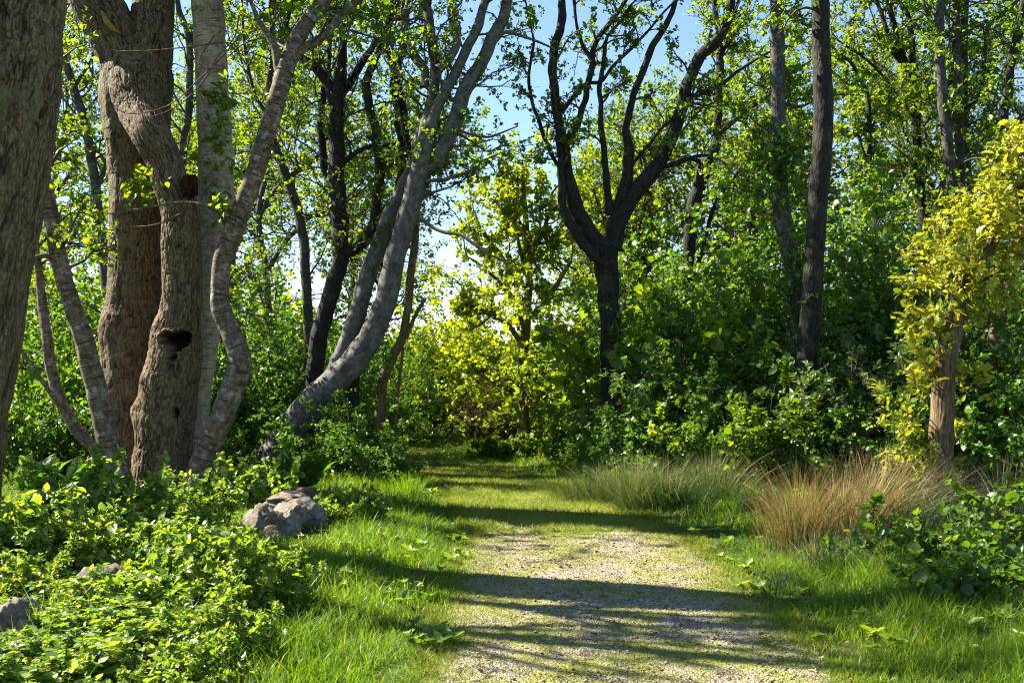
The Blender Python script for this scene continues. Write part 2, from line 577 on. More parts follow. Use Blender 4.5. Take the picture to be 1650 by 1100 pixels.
def traced_tree(name, label, cat, Y, trunk, limbs, bark, leaf, seed, base=None, zleaf=2.5, per_m=2.2, L1=(.9, 1.9), n2c=5, n3c=5,
                nleaf=7, lsize=.055, tm=T_KITE, ext=3.0, ridge=0.0, sides=22, step=.06, flare=.35, group=None, twigmat='twig', leafy=None,
                deform=None, fine=None, upn=1.0, extend=True, kz=.2, kxy=14, wig=.28, lump=.05, top_leaf=1.0, l1up=.25, droop=.15):
    rng = R(seed)
    tp, tr = limb_pts(trunk, Y)
    if base is None:
        base = np.array([tp[0][0], tp[0][1], 0.0])
    b = np.array([base[0], base[1], float(gz(base[0], base[1]))])
    root = empty(name, b, label, cat, group)
    gn = {'alder': .42, 'beech': .30, 'grey': .22}.get(bark, .18)
    if 'pole' in name:
        gn = .08
    tp = np.vstack([[b[0], b[1], b[2] - .25], tp]) if tp[0][2] > b[2] - .2 else tp
    if len(tr) < len(tp):
        tr = np.concatenate([tr[:1] * 1.05, tr])
    sd, stp, rdg = fine if fine else (sides, step, ridge)
    V, fl, bk = tube(tp, tr, sd, stp, rdg, lump, flare, kz, kxy, seed * 1.7, deform=deform, gn=gn)
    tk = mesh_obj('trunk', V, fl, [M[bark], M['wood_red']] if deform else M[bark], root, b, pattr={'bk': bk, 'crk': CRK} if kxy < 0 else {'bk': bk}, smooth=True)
    if deform:
        inside = np.append(HOLE.ravel(), [0.])[fl[0]].min(1) > .35
        tk.data.polygons.foreach_set('material_index', np.concatenate([inside, np.zeros(len(fl[1]), bool)]).astype(np.int32))
    lines = [(tp, tr, leafy[0] if leafy else 1.0)]
    for k, sp in enumerate(limbs):
        p, r = limb_pts(sp, Y)
        ended_at_top = extend and sp[-1][1] <= 25
        if ended_at_top:
            d = nrm(p[-1] - p[-2])
            n = 5
            q = [p[-1]]
            for j in range(n):
                d = nrm(d + .22 * rng.normal(size=3) + .12 * UP)
                q.append(q[-1] + d * ext / n)
            p = np.vstack([p, np.array(q[1:])])
            r = np.concatenate([r, np.linspace(r[-1], .012, n + 1)[1:]])
        # a limb swells into a collar where it leaves the stem
        p = np.vstack([p[:1], p[:1] + (p[1:2] - p[:1]) * .3, p[1:]])
        r = np.concatenate([r[:1] * 1.22, r[:1] * 1.02, r[1:]])
        V, fl, bk = tube(p, r, max(7, int(sd * .6)) if not fine else max(20, int(sd * .5)), stp * 1.2, rdg * .7, .07, 0, kz, kxy, seed * 1.3 + k, gn=gn)
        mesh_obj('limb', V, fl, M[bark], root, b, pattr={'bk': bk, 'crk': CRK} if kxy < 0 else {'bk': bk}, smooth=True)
        lines.append((p, r, leafy[k + 1] if leafy and len(leafy) > k + 1 else 1.0))
    # broken stubs and knots left by lost branches
    if not fine and name not in ('dead_stem', 'golden_oak', 'birch_tree', 'two_stemmed_alder', 'slim_beech'):
        for k in range(4):
            p, r, _d = lines[rng.integers(0, len(lines))]
            c, s_ = catmull(np.column_stack([p, r]), 60)
            i = rng.integers(10, 46)
            if c[i, 3] < .03 or c[i, 2] < 1.2:
                continue
            tan = nrm(c[i + 1, :3] - c[i, :3])
            out_ = nrm(np.cross(tan, rng.normal(size=3)))
            d0 = nrm(out_ + .5 * tan)
            rs, Ls = c[i, 3] * rng.uniform(.28, .5), c[i, 3] * rng.uniform(1.6, 3.6)
            pp = c[i, :3] + d0 * np.array([[.3], [.75], [1.0], [1.35]]) * c[i, 3] + d0 * np.array([[0], [.2], [.6], [1]]) * Ls * .5 + UP * np.array([[0], [0], [.1], [.25]]) * Ls * .3
            V, fl, bk = tube(pp, np.array([rs * 1.7, rs * 1.2, rs, rs * .75]), 10, .02, 0, .18, seed=seed + k)
            mesh_obj('stub', V, fl, M[bark], root, b, pattr={'bk': bk}, smooth=True)
    S, D, RR, LL = [], [], [], []
    for p, r, dens in lines:
        seg = np.linalg.norm(np.diff(p, axis=0), axis=1)
        L = seg.sum()
        n = rng.poisson(max(L * per_m * dens, 0.01)) if dens > 0 else 0
        if n == 0:
            continue
        c, s = catmull(np.column_stack([p, r]), 60)
        t = np.sort(rng.random(n))
        k = (t * 58).astype(int)
        pos, rad = c[k, :3], c[k, 3]
        tan = nrm(c[k + 1, :3] - c[k, :3])
        ok = pos[:, 2] > zleaf
        pos, rad, tan = pos[ok], rad[ok], tan[ok]
        if len(pos) == 0:
            continue
        perp = nrm(np.cross(tan, rng.normal(size=tan.shape)))
        a = np.radians(rng.uniform(35, 80, len(pos)))[:, None]
        S.append(pos)
        D.append(nrm(np.cos(a) * tan + np.sin(a) * perp + l1up * UP))
        RR.append(np.minimum(rad * .5, .022))
        LL.append(rng.uniform(L1[0], L1[1], len(pos)) * np.clip(.55 + 8 * rad, .6, 1.1))
        # the limb's own tip
        S.append(p[-1:]); D.append(nrm(p[-1:] - p[-2:-1])); RR.append(np.minimum(r[-1:], .02)); LL.append(np.array([L1[1] * .8]))
    if S:
        foliage(root, b, np.vstack(S), np.vstack(D), np.concatenate(RR), np.concatenate(LL), rng, n2c, n3c, nleaf, lsize, tm, leaf, twigmat, upn, wig, droop)
    return root, lines, b


def foliage(root, b, S, D, R1, L, rng, n2c, n3c, nleaf, lsize, tm, leaf, twigmat, upn=1.0, wig=.28, droop=.15, tw_name='twigs', cr_name='crown', t20=.2):
    p1 = grow(S, D, L, 7, wig, .05, rng, droop)
    tb = [tubes(p1, R1, R1 * .35, 5)]
    cr = []
    S2, D2, t, _ = children(p1, R1, n2c, t20, 1.0, (30, 75), rng)
    i1 = np.repeat(np.arange(len(p1)), n2c)
    L2 = L[i1] * rng.uniform(.28, .55, len(S2)) * (1.15 - .4 * t)
    R2 = np.maximum(R1[i1] * (1 - .6 * t) * .6, .0035)
    p2 = grow(S2, D2, L2, 5, wig * 1.1, .05, rng, droop)
    tb.append(tubes(p2, R2, R2 * .5, 4))
    S3, D3, t, _ = children(p2, R2, n3c, .15, 1.0, (25, 75), rng)
    i2 = np.repeat(np.arange(len(p2)), n3c)
    L3 = np.clip(L2[i2] * rng.uniform(.3, .6, len(S3)), .06, .45)
    R3 = np.full(len(S3), .0026)
    p3 = grow(S3, D3, L3, 3, wig, .05, rng, droop)
    tb.append(tubes(p3, R3, R3 * .7, 3))
    V, Q = cat_tubes(tb)
    mesh_obj(tw_name, V, Q, M[twigmat], root, b, fattr={'rnd': np.full(len(Q), .5) + .3 * rng.normal(size=len(Q))})
    V, Q, rnd = leaf_on(p3, nleaf, lsize, tm, rng, upn)
    V2, Q2, rnd2 = leaf_on(p2, max(2, nleaf // 2), lsize, tm, rng, upn, t0=.5)
    mesh_obj(cr_name, np.vstack([V, V2]), np.vstack([Q, Q2 + len(V)]), M[leaf], root, b, fattr={'rnd': np.concatenate([rnd, rnd2])})


# ---------------------------------------------------------------- shrubs
def shrub(name, label, cat, loc, h, spread, nst, n2c, n3c, nleaf, lsize, leaf, seed, tm=T_KITE, twigmat='twig', maxang=42, upn=.8, group=None, wig=.16, low=.15, rst=.014, outbias=0.0):
    rng = R(seed)
    b = np.array([loc[0], loc[1], float(gz(loc[0], loc[1]))])
    root = empty(name, b, label, cat, group)
    az = rng.random(nst) * 2 * np.pi
    rad = np.sqrt(rng.random(nst))
    ang = np.radians(maxang) * rad
    S = b + np.column_stack([np.cos(az) * rad, np.sin(az) * rad, 0 * az]) * spread * .35 - np.array([0, 0, .06])
    D = np.column_stack([np.cos(az) * np.sin(ang), np.sin(az) * np.sin(ang), np.cos(ang)])
    L = h * rng.uniform(.62, 1.08, nst) * (1 - .12 * rad)
    p1 = grow(S, D, L, 8, wig, .03, rng, .10)
    R1 = np.full(nst, rst) * rng.uniform(.6, 1.3, nst)
    tb = [tubes(p1, R1, R1 * .3, 5)]
    S2, D2, t, _ = children(p1, R1, n2c, low, 1.0, (30, 80), rng)
    i1 = np.repeat(np.arange(nst), n2c)
    L2 = h * rng.uniform(.14, .30, len(S2)) * (1.1 - .45 * t)
    R2 = np.maximum(R1[i1] * .4, .002)
    p2 = grow(S2, D2, L2, 5, .25, .04, rng, .15)
    tb.append(tubes(p2, R2, R2 * .5, 3))
    S3, D3, t, _ = children(p2, R2, n3c, .1, 1.0, (30, 80), rng)
    i2 = np.repeat(np.arange(len(p2)), n3c)
    L3 = np.clip(L2[i2] * rng.uniform(.3, .6, len(S3)), .04, .4)
    p3 = grow(S3, D3, L3, 3, .25, .04, rng, .1)
    tb.append(tubes(p3, np.full(len(p3), .0018), np.full(len(p3), .0012), 3))
    V, Q = cat_tubes(tb)
    mesh_obj('stems', V, Q, M[twigmat], root, b, fattr={'rnd': np.clip(.5 + .3 * rng.normal(size=len(Q)), 0, 1)})
    V, Q, rnd = leaf_on(p3, nleaf, lsize, tm, rng, upn)
    V2, Q2, rnd2 = leaf_on(p2, max(2, nleaf // 2), lsize, tm, rng, upn, t0=.4)
    mesh_obj('foliage', np.vstack([V, V2]), np.vstack([Q, Q2 + len(V)]), M[leaf], root, b, fattr={'rnd': np.concatenate([rnd, rnd2])})
    return root


def blades(base, h, lean, width, rng, seg=3, curl=.6, side=None):
    """grass or rush blades: base (N,3), h (N,), lean (N,2) horizontal offset as a share of the height"""
    N = len(base)
    if side is None:
        a = rng.random(N) * np.pi
        side = np.column_stack([np.cos(a), np.sin(a), 0 * a])
    ts = np.linspace(0, 1, seg + 1)
    V = np.zeros((N, seg + 1, 2, 3))
    for k, t in enumerate(ts):
        off = np.column_stack([lean * (h * t ** (1 + curl))[:, None], h * t * (1 - .18 * t * np.clip(np.linalg.norm(lean, axis=1), 0, 2))])
        w = width * (1 - t ** 1.6 * .94) * .5
        c = base + off
        V[:, k, 0] = c - side * w[:, None]
        V[:, k, 1] = c + side * w[:, None]
    o = np.arange(N)[:, None] * (seg + 1) * 2 + np.arange(seg)[None] * 2
    Q = np.stack([o, o + 1, o + 3, o + 2], -1).reshape(-1, 4)
    return V.reshape(-1, 3), Q, seg


def tussock(name, label, x, y, h, rad, n, material, seed, cat='rush tuft', group=None, lean=.55, width=.005, bias=(0, 0), seg=5, tipc=.5):
    rng = R(seed)
    b = np.array([x, y, float(gz(x, y))])
    k = 6                                              # a tuft is a few clumps grown together
    ca, cr = rng.random(k) * 6.28, rad * rng.uniform(.2, 1.15, k)
    cc = np.column_stack([cr * np.cos(ca), cr * np.sin(ca)])
    ch, cl = rng.uniform(.6, 1.12, k), rng.normal(size=(k, 2)) * .16
    j = rng.integers(0, k, n)
    q = rng.normal(size=(n, 2)) * rad * .30
    base = b + np.column_stack([cc[j] + q, np.full(n, -.03)])
    ln = q / rad * lean * 1.5 + cc[j] / rad * lean * .45 + cl[j] + .20 * rng.normal(size=(n, 2)) * rng.random((n, 1)) ** 2 * 2.2 + np.array(bias)
    hh = h * ch[j] * (1 - rng.random(n) ** 2.2 * .75)
    # blade path with its own curl; some blades are snapped over
    snap = np.where(rng.random(n) < .13, rng.uniform(.35, .8, n), 9.0)
    curl = rng.uniform(.2, 1.6, n)
    a = rng.random(n) * np.pi
    side = np.column_stack([np.cos(a), np.sin(a), 0 * a])
    sdir = rng.normal(size=(n, 2))
    V = np.zeros((n, seg + 1, 2, 3))
    w0 = width * rng.uniform(.55, 1.35, n)
    for i, t in enumerate(np.linspace(0, 1, seg + 1)):
        up = np.minimum(t, snap)
        ov = np.maximum(t - snap, 0)
        xy = ln * (hh * t ** (1 + curl))[:, None] + sdir * (ov * hh * .7)[:, None]
        z = hh * (up * (1 - .25 * up * np.clip(np.linalg.norm(ln, axis=1), 0, 1.6)) - ov * .45)
        c = base + np.column_stack([xy, z])
        ww = w0 * (1 - t ** 1.6 * .92) * .5
        V[:, i, 0] = c - side * ww[:, None]
        V[:, i, 1] = c + side * ww[:, None]
    o = np.arange(n)[:, None] * (seg + 1) * 2 + np.arange(seg)[None] * 2
    Q = np.stack([o, o + 1, o + 3, o + 2], -1).reshape(-1, 4)
    tt = np.tile((np.arange(seg) + .5) / seg, n)
    rnd = np.clip(np.repeat(rng.random(n) ** 1.2 * .75 + rng.normal(size=k)[j] * .08, seg) + (tt - .35) * tipc, 0, 1)
    o = mesh_obj(name, V.reshape(-1, 3), Q, M[material], None, b, fattr={'rnd': rnd})
    o.location = b
    return prop(o, label, cat, group)



# ================================================================== SETTING
def gridlines(a0, a1, st, far):
    core = np.arange(a0, a1 + st * .5, st)
    g = [1.0]
    while g[-1] < far:
        g.append(g[-1] * 1.55)
    g = np.array(g)
    return np.concatenate([(a0 - g)[::-1], core, a1 + g])


def build_ground():
    xs, ys = gridlines(-9, 10, .11, 2600), gridlines(3, 24, .11, 2600)
    X, Y = np.meshgrid(xs, ys)
    Z = gz(X, Y)
    V = np.column_stack([X.ravel(), Y.ravel(), Z.ravel()])
    w = len(xs)
    i = (np.arange(len(ys) - 1)[:, None] * w + np.arange(w - 1)[None]).ravel()
    Q = np.column_stack([i, i + 1, i + w + 1, i + w])
    m = plain_mat('woodland_soil', [(.3, (.018, .020, .008)), (.5, (.035, .045, .012)), (.62, (.050, .085, .016)), (.8, (.075, .110, .02))], 2.2, .6, .03)
    prop(mesh_obj('ground', V, Q, m, smooth=True), kind='structure')


def build_path():
    ys = np.concatenate([np.arange(1.5, 12, .035), np.arange(12, 27, .1)])
    us = np.linspace(-1.12, 1.12, 90)
    U, Y = np.meshgrid(us, ys)
    X = path_mid(Y) + U * path_half(Y)
    Z = gz(X, Y) + .014 + .006 * n2(X, Y, 7) + .004 * n2(X, Y, 23, 4) - .014 * np.clip((np.abs(U) - .95) / .15, 0, 1)
    V = np.column_stack([X.ravel(), Y.ravel(), Z.ravel()])
    w = len(us)
    i = (np.arange(len(ys) - 1)[:, None] * w + np.arange(w - 1)[None]).ravel()
    Q = np.column_stack([i, i + 1, i + w + 1, i + w])
    m, nt, ns, ln = mat('gravel_path')
    tc = node(ns, 'ShaderNodeTexCoord')
    pos = tc.outputs['Object']
    vo = node(ns, 'ShaderNodeTexVoronoi')
    vo.inputs['Scale'].default_value = 85
    ln.new(pos, vo.inputs[0])
    sep = node(ns, 'ShaderNodeSeparateColor')
    ln.new(vo.outputs['Color'], sep.inputs[0])
    gr = ramp(ns, [(0, (.095, .070, .048)), (.35, (.23, .182, .132)), (.7, (.34, .28, .21)), (1, (.46, .40, .32))])
    ln.new(sep.outputs[0], gr.inputs[0])
    # moss and worn grass in drifts
    no = node(ns, 'ShaderNodeTexNoise')
    no.inputs['Scale'].default_value = 1.5
    no.inputs['Detail'].default_value = 9
    no.inputs['Roughness'].default_value = .72
    ln.new(pos, no.inputs[0])
    sx = node(ns, 'ShaderNodeSeparateXYZ')
    ln.new(pos, sx.inputs[0])
    far = node(ns, 'ShaderNodeMapRange')
    ln.new(sx.outputs[1], far.inputs[0])
    far.inputs[1].default_value, far.inputs[2].default_value = 9.9, 11.2
    far.inputs[3].default_value, far.inputs[4].default_value = 0.0, .17
    add = node(ns, 'ShaderNodeMath', operation='ADD')
    ln.new(no.outputs[0], add.inputs[0])
    ln.new(far.outputs[0], add.inputs[1])
    mk = ramp(ns, [(.41, (0, 0, 0)), (.55, (1, 1, 1))])
    ln.new(add.outputs[0], mk.inputs[0])
    n4 = node(ns, 'ShaderNodeTexNoise')
    n4.inputs['Scale'].default_value = 45
    n4.inputs['Detail'].default_value = 5
    ln.new(pos, n4.inputs[0])
    ms = ramp(ns, [(.3, (.085, .085, .020)), (.5, (.185, .195, .038)), (.7, (.31, .29, .085))])
    ln.new(n4.outputs[0], ms.inputs[0])
    mx = node(ns, 'ShaderNodeMix', data_type='RGBA')
    ln.new(mk.outputs[0], mx.inputs[0])
    ln.new(gr.outputs[0], mx.inputs[6])
    ln.new(ms.outputs[0], mx.inputs[7])
    pb = node(ns, 'ShaderNodeBsdfPrincipled')
    pb.inputs['Roughness'].default_value = .95
    pb.inputs['Specular IOR Level'].default_value = .2
    ln.new(mx.outputs[2], pb.inputs['Base Color'])
    bp = node(ns, 'ShaderNodeBump')
    bp.inputs['Strength'].default_value = .9
    bp.inputs['Distance'].default_value = .012
    ha = node(ns, 'ShaderNodeMath', operation='SUBTRACT')
    ln.new(n4.outputs[0], ha.inputs[0])
    ln.new(vo.outputs['Distance'], ha.inputs[1])
    ln.new(ha.outputs[0], bp.inputs['Height'])
    ln.new(bp.outputs[0], pb.inputs['Normal'])
    out = node(ns, 'ShaderNodeOutputMaterial')
    ln.new(pb.outputs[0], out.inputs[0])
    prop(mesh_obj('path', V, Q, m, smooth=True), kind='structure')


def build_hill():
    xs = np.linspace(-2200, 1800, 120)
    rows = []
    for y, zf in ((1400, 0), (1600, .35), (1900, .7), (2300, 1.0), (2600, .8), (2900, 0)):
        z = zf * (68 + 22 * n2(xs, 0 * xs, .0016, 1) + 8 * n2(xs, 0 * xs, .008, 2)) * np.clip(1 - np.abs(xs + 200) / 2600, 0, 1)
        rows.append(np.column_stack([xs, np.full_like(xs, y), z - 8]))
    V = np.vstack(rows)
    w = len(xs)
    i = (np.arange(len(rows) - 1)[:, None] * w + np.arange(w - 1)[None]).ravel()
    m = plain_mat('hazy_moorland', [(.3, (.10, .13, .13)), (.6, (.16, .20, .19)), (.8, (.24, .27, .22))], .01, .1)  # distance haze is put into the hill's pale blue-green colour
    prop(mesh_obj('hill', V, np.column_stack([i, i + 1, i + w + 1, i + w]), m, smooth=True), kind='structure')


def build_grass():
    rng = R(5)
    Bs, Hs, Ws, Ls, Cs = [], [], [], [], []
    for (y0, y1, dens, wd) in ((4.3, 6.5, 3200, .0054), (6.5, 9, 2400, .0056), (9, 12.5, 1500, .0066), (12.5, 18, 900, .008), (18, 27, 420, .012)):
        x0, x1 = -3.8 - .30 * y1, 4.2 + .35 * y1
        if y0 > 12:
            x0, x1 = -8.5, 4.5
        n = int((x1 - x0) * (y1 - y0) * dens)
        x, y = rng.uniform(x0, x1, n), rng.uniform(y0, y1, n)
        e = edge_dist(x, y)
        clump = n2(x, y, 2.4, 11)
        keep = e > -.02 + .10 * rng.normal(size=n)
        # thin out under shrubs far from the path
        keep &= rng.random(n) < np.clip(1.35 - .33 * np.clip(e, 0, 9), .22, 1)
        x, y, e, clump = x[keep], y[keep], e[keep], clump[keep]
        n = len(x)
        hmax = np.where(x < path_mid(y), .15, .17)
        h = (.045 + hmax * np.clip((e + .05) / .9, 0, 1) ** 1.3) * np.clip(.80 + .75 * clump + .35 * n2(x, y, 6, 13), .25, 1.6) * rng.uniform(.45, 1.2, n)
        h *= 1 - .72 * np.exp(-(((x + 2.15) / .55) ** 2 + ((y - 9.9) / 1.1) ** 2) ** 2) - .45 * np.exp(-(((x - 3.0) / .8) ** 2 + ((y - 9.4) / .9) ** 2) ** 2)
        tall = rng.random(n) < .05
        h = np.where(tall, h * 1.5, h)
        a = np.pi * 2 * n2(x, y, 3.5, 21) + rng.normal(size=n) * 2.2
        lean = np.column_stack([np.cos(a), np.sin(a)]) * rng.uniform(.1, 1.15, n)[:, None]
        Bs.append(np.column_stack([x, y, gz(x, y) - .01])); Hs.append(h); Ws.append(wd * rng.uniform(.7, 1.3, n)); Ls.append(lean)
        Cs.append(np.clip(.45 * (n2(x, y, .8, 31) * .8 + .5) + .55 * rng.random(n), 0, .985) + (rng.random(n) < .045) * .6)
    B, H, W, L, C = np.vstack(Bs), np.concatenate(Hs), np.concatenate(Ws), np.vstack(Ls), np.concatenate(Cs)
    V, Q, s = blades(B, H, L, W, rng)
    prop(mesh_obj('grass', V, Q, M['grass'], fattr={'rnd': np.clip(np.repeat(C, s), 0, 1)}),
         'long bright green grass along both sides of the gravel path', 'grass', kind='stuff')
    # short worn turf and moss on the track itself
    Bs, Hs, Ws, Cs = [], [], [], []
    for (y0, y1, dens, wd) in ((4.3, 7, 5200, .004), (7, 10.5, 3800, .005), (10.3, 14, 2600, .006), (14, 18, 1700, .008), (18, 27, 800, .011)):
        n = int(2.6 * (y1 - y0) * dens)
        u, y = rng.uniform(-1.25, 1.25, n), rng.uniform(y0, y1, n)
        x = path_mid(y) + u * path_half(y)
        g = n2(x, y, 1.5, 41) + .6 * n2(x, y, 5, 43) + .4 * n2(x, y, 14, 45)
        thr = np.where(y > 10.4, -.6, .12) - .9 * np.clip((np.abs(u) - .62) / .5, 0, 1) + .35 * np.exp(-((np.abs(u) - .5) / .16) ** 2)
        k = g > thr + .12 * rng.normal(size=n)
        x, y, u = x[k], y[k], u[k]
        n = len(x)
        Bs.append(np.column_stack([x, y, gz(x, y) + .004]))
        Hs.append((np.where(y > 10.4, .055, .026) + .03 * np.clip(np.abs(u) - .7, 0, 1)) * rng.uniform(.5, 1.5, n))
        Ws.append(wd * rng.uniform(.7, 1.4, n))
        Cs.append(np.clip(.5 * (n2(x, y, 2, 51) + .5) + .5 * rng.random(n), 0, 1))
    B, H, W, C = np.vstack(Bs), np.concatenate(Hs), np.concatenate(Ws), np.concatenate(Cs)
    V, Q, s = blades(B, H, .6 * rng.normal(size=(len(B), 2)), W, rng, seg=2)
    prop(mesh_obj('moss', V, Q, M['moss'], fattr={'rnd': np.repeat(C, s)}),
         'short yellow green moss and turf tufts growing through the path', 'moss', kind='stuff')


def build_pebbles():
    rng = R(9)
    n = 42000
    y = 4.4 + 6.6 * rng.random(n) ** 1.25
    u = rng.uniform(-1.02, 1.02, n)
    x = path_mid(y) + u * path_half(y)
    k = (n2(x, y, 1.5, 41) + .6 * n2(x, y, 5, 43)) < .22 + .3 * rng.normal(size=n)
    x, y = x[k], y[k]
    n = len(x)
    base = np.array([(1, 0, 0), (0, 1, 0), (-1, 0, 0), (0, -1, 0), (0, 0, 1), (.0, .0, -.6)], float)
    T = np.array([(0, 1, 4), (1, 2, 4), (2, 3, 4), (3, 0, 4), (1, 0, 5), (2, 1, 5), (3, 2, 5), (0, 3, 5)])
    sz = .0038 * np.exp(.48 * rng.normal(size=n))
    a = rng.random(n) * 2 * np.pi
    V = base[None] * (1 + .3 * rng.normal(size=(n, 6, 1))) * sz[:, None, None] * np.array([1.25, 1, .62])
    c, s_ = np.cos(a)[:, None], np.sin(a)[:, None]
    V = np.stack([V[..., 0] * c - V[..., 1] * s_, V[..., 0] * s_ + V[..., 1] * c, V[..., 2]], -1)
    V += np.column_stack([x, y, gz(x, y) + .016 + sz * .25])[:, None]
    Tt = (np.arange(n)[:, None, None] * 6 + T[None]).reshape(-1, 3)
    m = attr_mat('pebble_stone', [(0, (.065, .045, .031)), (.4, (.19, .15, .108)), (.75, (.32, .26, .195)), (1, (.47, .41, .33))])
    prop(mesh_obj('gravel', V.reshape(-1, 3), Tt, m, fattr={'rnd': np.repeat(rng.random(n), 8)}), 'loose grey and tan gravel scattered over the path', 'gravel', kind='stuff')
    # dead leaves, bud scales and wood crumbs
    n = 2600
    y = 4.4 + 8 * rng.random(n)
    x = path_mid(y) + rng.normal(size=n) * .75 * path_half(y)
    V, Q, nf = leaves(np.column_stack([x, y, gz(x, y) + .03]), rng.normal(size=(n, 3)) * np.array([1, 1, .15]), UP + .35 * rng.normal(size=(n, 3)), .018 * np.exp(.35 * rng.normal(size=n)), T_KITE, rng)
    m = attr_mat('dead_leaf', [(0, (.06, .03, .015)), (.5, (.16, .085, .04)), (1, (.32, .21, .11))])
    prop(mesh_obj('leaf_litter', V, Q, m, fattr={'rnd': np.repeat(rng.random(n), nf)}), 'brown dead leaves and wood crumbs lying on the path', 'leaf litter', kind='stuff')


def build_weeds():
    rng = R(15)
    n = 1500
    x, y = rng.uniform(-3.5, 5.5, n), 4.4 + 10 * rng.random(n) ** 1.3
    e = edge_dist(x, y)
    k = (e > .1) & (n2(x, y, 1.1, 61) > .05)
    x, y = x[k], y[k]
    n, m = len(x), 7
    a = (np.arange(m)[None] / m * 6.28 + rng.random((n, 1)) * 6.28 + .3 * rng.normal(size=(n, m))).ravel()
    el = rng.uniform(.2, .9, n * m)
    ax = np.column_stack([np.cos(a) * np.cos(el), np.sin(a) * np.cos(el), np.sin(el)])
    base = np.repeat(np.column_stack([x, y, gz(x, y) + .02 + .05 * rng.random(n)]), m, 0)
    sz = np.repeat(rng.uniform(.035, .10, n), m) * rng.uniform(.6, 1.2, n * m)
    V, Q, nf = leaves(base, ax, UP + .3 * rng.normal(size=ax.shape), sz, T_NEAR, rng)
    prop(mesh_obj('verge_weeds', V, Q, M['leaf_bramble'], fattr={'rnd': np.repeat(np.repeat(rng.random(n) * .8, m), nf)}), 'broad leaved low weeds scattered in the grass verges', 'weeds', kind='stuff')


build_weeds()
build_ground()
build_path()
build_hill()
build_grass()
build_pebbles()

# ================================================================== TRACED TREES
# --- the oak cut by the left edge of the picture
traced_tree('oak_tree', 'thick leaning oak trunk with deeply furrowed bark, cut off by the left edge', 'tree', 9.3,
            [(-115, 889, 184), (-87, 800, 152), (-64, 680, 140), (-42, 560, 136), (-20, 430, 130), (5, 290, 128), (24, 160, 134), (31, 60, 132), (34, -60, 126), (26, -260, 104), (6, -480, 74)],
            [[(14, -150, 80), (90, -330, 60, -.3), (140, -560, 40, -.6)], [(8, -220, 80), (-120, -420, 60, .4), (-220, -620, 40, .8)]],
            'oak', 'leaf_wood', 11, base=P(-115, 889, 9.3), zleaf=6.3, per_m=.8, L1=(1.0, 2.0), fine=(210, .013, .027), ext=2.0, kz=.20, kxy=-19, flare=.3)


# --- the hollow oak, front stem with its knot holes, back stem that forks at the top
def hollow(V, c):
    global HOLE
    Y0 = 12.5
    k = Y0 / F
    rr = np.full(V.shape[:2], 9.0)
    nz = .22 * pnoise(V * 13.0) + .12 * pnoise(V * 31.0)
    for (hx, hy, a, bb) in ((274, 546, 13, 11), (294, 547, 15, 14), (284, 558, 13, 12), (284, 574, 6, 10), (284, 664, 5.5, 8.5)):
        h = P(hx, hy, Y0)
        rr = np.minimum(rr, np.hypot((V[..., 0] - h[0]) / (a * k), (V[..., 2] - h[2]) / (bb * k)) + nz)
    front = V[..., 1] < c[:, None, 1]
    s = np.clip((1.0 - rr) / .22, 0, 1)
    s = np.where(front, s * s * (3 - 2 * s), 0)
    big = (V[..., 2] > P(0, 600, Y0)[2])
    V[..., 1] += np.where(big, .46, .2) * s - np.where(front, np.where(big, .04, .02) * np.exp(-((rr - 1.22) / .20) ** 2), 0)
    HOLE = s
    # torn lip of a lost limb on the left side
    h = P(214, 660, Y0)
    d = np.exp(-((V[..., 2] - h[2]) / (17 * k)) ** 2) * np.clip(-(V[..., 0] - c[:, None, 0]) / (46 * k), 0, 1) ** 3
    V[..., 0] -= .11 * d
    # swelling round the holes
    for (hy, am) in ((600, .03), (690, .03)):
        z = P(0, hy, Y0)[2]
        d = np.exp(-((V[..., 2] - z) / .22) ** 2)
        V[..., 0] += am * d * np.sign(V[..., 0] - c[:, None, 0]) * np.abs(np.sin(3 * V[..., 2] + 4))
    return V


oak, _l, _b = traced_tree(
    'hollow_oak', 'stout oak with a heart shaped knot hole in its front stem and a forked top', 'tree', 12.7,
    [(261, 822, 112), (261, 770, 96), (263, 720, 88), (267, 665, 88), (273, 620, 88), (281, 575, 84), (284, 540, 80), (291, 500, 64), (293, 440, 62), (292, 380, 62), (289, 335, 60), (276, 290, 57), (262, 255, 56), (246, 222, 60), (226, 180, 66, .25), (214, 140, 76, .5), (210, 95, 70, .85)],
    [[(203, 822, 66, .75), (209, 760, 84, .75), (214, 680, 90, .75), (214, 600, 92, .75), (211, 530, 94, .75), (217, 470, 86, .75), (219, 380, 82, .75), (220, 280, 86, .75), (220, 200, 104, .75), (222, 130, 112, .75), (226, 90, 92, .75)],
     [(214, 150, 80, .7), (196, 90, 76, .65), (170, 30, 78, .6), (142, -30, 74, .5), (110, -140, 60, .2), (80, -300, 40, 0)],
     [(228, 140, 80, .75), (243, 70, 70, .75), (248, 0, 66, .8), (252, -120, 56, .9), (262, -300, 36, 1.0)]],
    'oak', 'leaf_wood', 12, base=P(250, 815, 12.7), zleaf=6.8, per_m=1.7, L1=(1.0, 2.1), fine=(240, .012, .017), flare=.12, kz=.20, kxy=-26, ext=2.0, deform=hollow,
    leafy=[0, 0, 1, 1], lump=.04)
